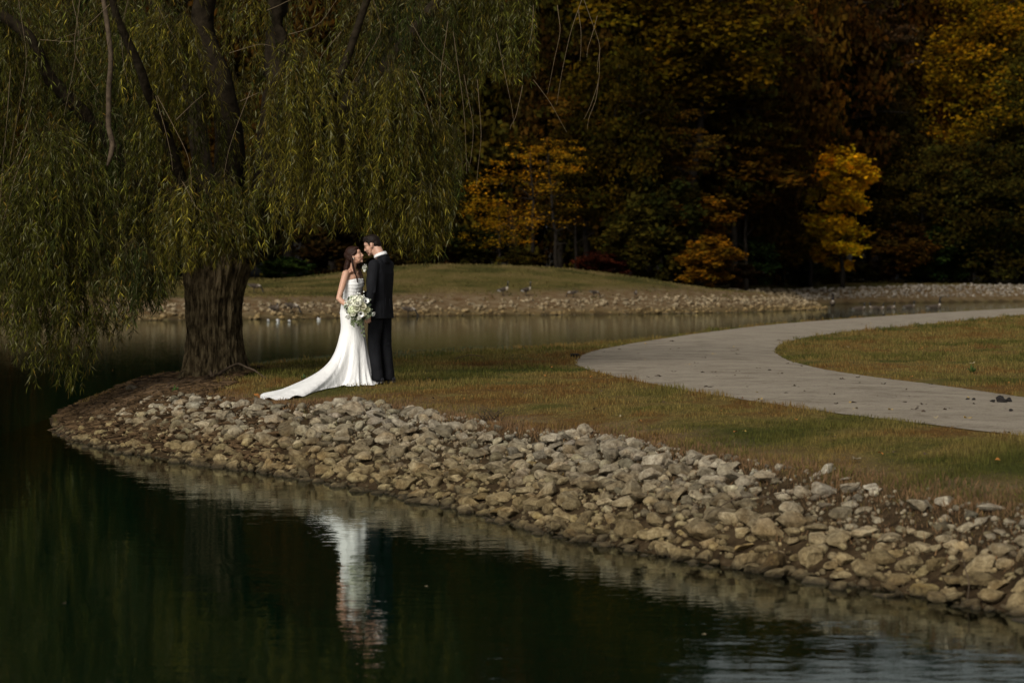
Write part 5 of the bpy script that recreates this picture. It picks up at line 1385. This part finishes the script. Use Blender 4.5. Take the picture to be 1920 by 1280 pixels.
for px, py, pose, hd, sc, lab in geese:
    if pose in ('swim', 'tall'): x, y = W0(px, py); z = .0
    else: x, y, z = ground(px, py); z = max(z, -.10)
    g = link('goose', GM[pose]); g.location = (x, y, z-(.02 if pose in ('swim',) else 0)); 
    if pose == 'tall': g.location.z = -.02
    g.scale = (sc*(.85 if pose in ('graze', 'rest') else 1.0 if pose == 'alert' else 1.25),)*3; g.rotation_euler = (0, 0, R(hd)); tag(g, ' '.join(lab.split()[:16]), 'goose', 'geese around the pond')
# pale blocks of stone standing in the water by the geese
M_pale = simple_mat('pale_stone', (.36,.35,.33), .8, .15, 12)
for px, py, wp, lab in [(503,603,8,'left'), (521,603,9,'second'), (543,604,7,'third, below the reaching goose'), (597,600,9,'right, nearest the bride')]:
    V, Fc = stone_np(700+px, 3, .9, 1.0); x, y = W0(px, py); o = link('stone', mesh_np('stone', V, Fc, M_pale, True)); s = wp/F*y*.5; o.scale = (s, s, s*1.1); o.location = (x, y, .05)
    tag(o, 'white stone standing out of the water by the far bank, '+lab+' of four' if lab in ('left', 'second') else 'white stone standing out of the water by the far bank, '+lab, 'stone', 'white stones in the shallows')

# ---------------------------------------------------------------- small things lying about
def leaf_mesh(seed, L=.055, W_=.04, mat=None):
    r = np.random.default_rng(seed); G = Geo(); pts_ = []
    for q in range(14):
        a = 2*math.pi*q/14; rr_ = (1 if q % 2 else .82)*(1-.2*math.cos(a)); pts_.append([L*rr_*math.cos(a)*.5, W_*rr_*math.sin(a)*.5, .006*math.cos(2*a+seed)+.003*r.normal()])
    V = np.array([[0, 0, 0]]+pts_); G.add(V, None, np.array([[0, 1+q, 1+(q+1) % 14] for q in range(14)]))
    return G.mesh('fallen_leaf', mat)
M_ly = simple_mat('yellow_leaf', (.42,.28,.06), .7, .3, 60); M_lo = simple_mat('orange_leaf', (.40,.15,.025), .7, .3, 60); M_lb = simple_mat('brown_leaf', (.055,.032,.018), .85, .4, 60); M_lp = simple_mat('pale_leaf', (.26,.21,.12), .8, .2, 60)
LM = {'y': [leaf_mesh(k, mat=M_ly) for k in range(3)], 'o': [leaf_mesh(k+5, mat=M_lo) for k in range(2)], 'b': [leaf_mesh(k+9, mat=M_lb) for k in range(3)], 'p': [leaf_mesh(k+13, mat=M_lp) for k in range(2)]}
def place_leaf(px, py, kind, sc, lab, group, z=None, lift=.02):
    x, y, zz = ground(px, py); o = link('fallen_leaf', LM[kind][int(rng.integers(0, len(LM[kind])))])
    if sdist(np.array([x, y]), PATHPOLY) > -.2: zz = float(np.interp(y, [10,25,60,110], [.70,.74,.775,.79]))+.02
    if z is not None: x, y = W0(px, py); zz = z
    o.location = (x, y, zz+lift); o.scale = (sc*.85,)*3; o.rotation_euler = (rng.uniform(-.25, .25), rng.uniform(-.25, .25), rng.uniform(0, 6.28)); tag(o, lab, 'leaf', group)
    if z is not None: o.rotation_euler = (0, 0, rng.uniform(0, 6.28)); o.scale = (sc*.6, sc*.6, .2)
for px, py, kd, sc in [(1743,626,'y',1.7),(1829,617,'y',1.8),(1727,655,'o',2),(1662,666,'o',1.5),(1824,683,'p',1.8),(1755,696,'p',1.2),(1746,610,'p',1.5),(1889,720,'o',1.4),(1590,652,'p',1.4),(1875,612,'y',1.3)]:
    place_leaf(px, py, kd, sc, 'small yellow or orange fallen leaf on the lawn inside the bend of the path', 'fallen leaves inside the bend')
for px, py, kd, sc in [(1426,766,'y',1.3),(1605,868,'p',1.7),(1755,802,'p',1.2),(1603,783,'p',1.2),(1870,870,'o',1.1),(1215,716,'b',1.2),(1165,786,'p',1),(1395,815,'y',1)]:
    place_leaf(px, py, kd, sc, 'small pale or yellow fallen leaf on the lawn between path and stones', 'fallen leaves on the near lawn', lift=.035)
for px, py, kd, sc in [(1575,596,'y',2),(1601,594,'p',2.2),(1619,593,'p',2.2),(1633,593,'p',2.3),(1650,600,'y',2.2),(1668,592,'y',1.8),(1700,590,'y',1.8),(1762,585,'p',1.8),(1136,648,'p',1.7),(1142,650,'p',1.5),(1128,652,'y',1.5)]:
    place_leaf(px, py, kd, sc, 'pale fallen leaf at the far rim of the path by the water', 'fallen leaves at the rim of the path')
for k in range(70):
    u = rng.uniform(760, 1900); v = rng.uniform(650, 860); x, y = W0(u, v, .7)
    if sdist(np.array([x, y]), PATHPOLY) > -.1 or sdist(np.array([x, y]), ROCKZONE) > -.1: continue
    place_leaf(u, v, 'b' if k % 3 else 'o', rng.uniform(.6, 1.1), 'tiny brown fallen leaf half hidden in the lawn', 'small leaves in the lawn', lift=.03)
for k in range(210):
    u = rng.uniform(1110, 1900); v = rng.uniform(590, 800); x, y = W7(u, v)
    if sdist(np.array([x, y]), PATHPOLY) < .12: continue
    place_leaf(u, v, 'b' if k % 5 else 'y', rng.uniform(.9, 2.1), 'small dark dry leaf scrap lying on the pale path' if k % 5 else 'tiny yellow leaf lying on the pale path', 'leaf scraps on the path', lift=.004)
for px, py, kd, sc in [(256,641,'y',1.5),(303,640,'p',1.2),(212,694,'o',1.1),(902,620,'p',1.8),(842,640,'y',1.4),(1008,620,'b',1.8),(470,645,'o',1.2),(120,1132,'b',1),(801,1100,'p',.9),(1320,1190,'p',.9)]:
    place_leaf(px, py, kd, sc*1.2, 'small leaf floating on the pond', 'leaves floating on the pond', z=.004, lift=.002)
# orange leaf on the tip of the train
o = link('fallen_leaf', LM['o'][0]); o.location = (bx-1.02, by-1.18, hz(bx-1.02, by-1.18)+.06); o.scale = (2.0,)*3; o.rotation_euler = (.9, .2, 1); tag(o, 'orange leaf lying against the tip of the white train', 'leaf')
# clods on the path
M_clod = simple_mat('dark_clod', (.014,.010,.008), .9, .5, 40, .01)
for px, py, wp, lab in [(1814,754,9,'small dark clod on the path, left one of a pair'), (1826,755,9,'small dark clod on the path, right one of a pair'), (1862,757,13,'dark clod on the path, left one of three touching'), (1876,757,20,'biggest dark clod on the path, middle one of three touching'), (1892,756,14,'dark clod on the path, right one of three touching'), (1079,674,20,'dark heap of wet leaves at the left end of the path bend'), (1895,778,9,'flat dark lump on the path near the right edge')]:
    V, Fc = stone_np(800+px, 3, .7); x, y, z = ground(px, py); z = float(np.interp(y, [10,25,60,110], [.70,.74,.775,.79])); o = link('clod', mesh_np('clod', V*(1+.12*fbm(V*6, px, 2)[:, None]), Fc, M_clod, True)); s = wp/F*y*.55; o.scale = (s, s, s*(1 if wp != 20 or px > 1500 else .4)); o.location = (x, y, z+s*.5+.02); tag(o, lab, 'clod')
# fallen branch with a torn end, beside the trunk
def stick(name, P_, r0, r1, lab, mat, cat='branch', seed=0, extra=None):
    G = Geo(); Q = curve(P_, 18, .03, seed); G.tube(Q, np.linspace(r0, r1, 18), 7)
    if extra: extra(G, Q)
    o = link(name, G.mesh(name, mat, True)); return tag(o, lab, cat)
def gp(px, py, up=.0): x, y, z = ground(px, py); return (x, y, z+up)
def torn(G, Q):
    for q in range(5): G.tube([Q[0], Q[0]+np.array([rng.uniform(-.06, .04), rng.uniform(-.03, .03), rng.uniform(-.03, .12)])], [.03, .008], 6)
stick('fallen_branch', [gp(399,712,.03), gp(430,706,.12), gp(450,706,.20), gp(475,712,.10), gp(500,712,.02)], .022, .008, 'curved grey fallen branch with a pale torn end on the grass by the willow trunk', M_dead, seed=2, extra=torn)
stick('fallen_branch', [gp(855,676,.03), gp(880,672,.05), gp(905,674,.02)], .012, .006, 'thin dark fallen twig on the grass right of the man', M_root, seed=4)
stick('dry_stick', [gp(1316,984,.05), gp(1380,962,.12), gp(1430,958,.12), gp(1480,966,.08)], .006, .003, 'long thin dry stick lying across the stones beside the broad smooth stone', M_dead, 'stick', 5)
stick('dry_stick', [gp(1400,955,.05), gp(1450,950,.10), gp(1500,952,.06)], .004, .002, 'short thin dry stick just above the long one on the stones', M_dead, 'stick', 6)
stick('dry_stick', [gp(1432,1020,.02), gp(1441,985,.02), gp(1448,975,.06)], .004, .003, 'straw coloured stalk leaning on the stones above the wide dark slab', M_dead, 'stick', 7)
x, y, z = ground(1812, 1135)
stick('bent_reed', [(x, y, -.02), (x+.03, y, .12), (x-.02, y+.02, .24), (x-.06, y+.04, .27)], .005, .003, 'bent straw coloured reed standing in the water at the right end of the shore', M_dead, 'reed', 8)
x, y = W0(1105, 1004); stick('dry_stick', [(x-.2, y+.1, .02), (x, y, .06), (x+.3, y-.1, .03)], .004, .002, 'thin twig lying at the water line below the middle of the bank', M_root, 'stick', 9)
# dead weed stalks on the rim
G = Geo(); x, y, z = ground(922, 790)
for q in range(16):
    a = rng.uniform(-1.3, 1.3); L = rng.uniform(.08, .24); b0 = np.array([x+.012*(q-8), y, z+.004]); G.tube([b0, b0+np.array([math.sin(a)*L*.5, rng.uniform(-.05, .05), L*.5]), b0+np.array([math.sin(a)*L, rng.uniform(-.08, .08), L*.8*math.cos(a*.6)])], [.005, .004, .002], 4)
G.tube([[x-.12, y, z], [x+.12, y, z]], .008, 5)
tag(link('dead_weed', G.mesh('dead_weed', M_dead)), 'small heap of dead pale stalks at the top of the bank right of the couple', 'dead weed')
def weed(px, py, hgt, nlv, lab, mat):
    x, y, z = ground(px, py); G = Geo()
    for q in range(nlv): petal(G, np.array([x, y, z]), np.eye(3), rng.uniform(0, 6.28), rng.uniform(.3, 1.2), hgt*rng.uniform(.6, 1.1), hgt*.16, .25, np.array((.045,.085,.016))*rng.uniform(.7, 1.4))
    tag(link('weed', G.mesh('weed', mat, True)), lab, 'weed')
M_wd = attr_mat('weed_leaves', .6, .3, 1.0, .2, 40, 0, .2)
weed(598, 668, .26, 26, 'bright green leafy weed at the back rim of the lawn left of the dress', M_wd)
weed(327, 738, .10, 14, 'small bright green weed on the dark roots below the willow', M_wd)
weed(1822, 700, .10, 14, 'small green tuft in the lawn inside the bend near the right edge', M_wd)
weed(570, 716, .09, 16, 'low dark green clump in the grass just left of the dress', M_wd)
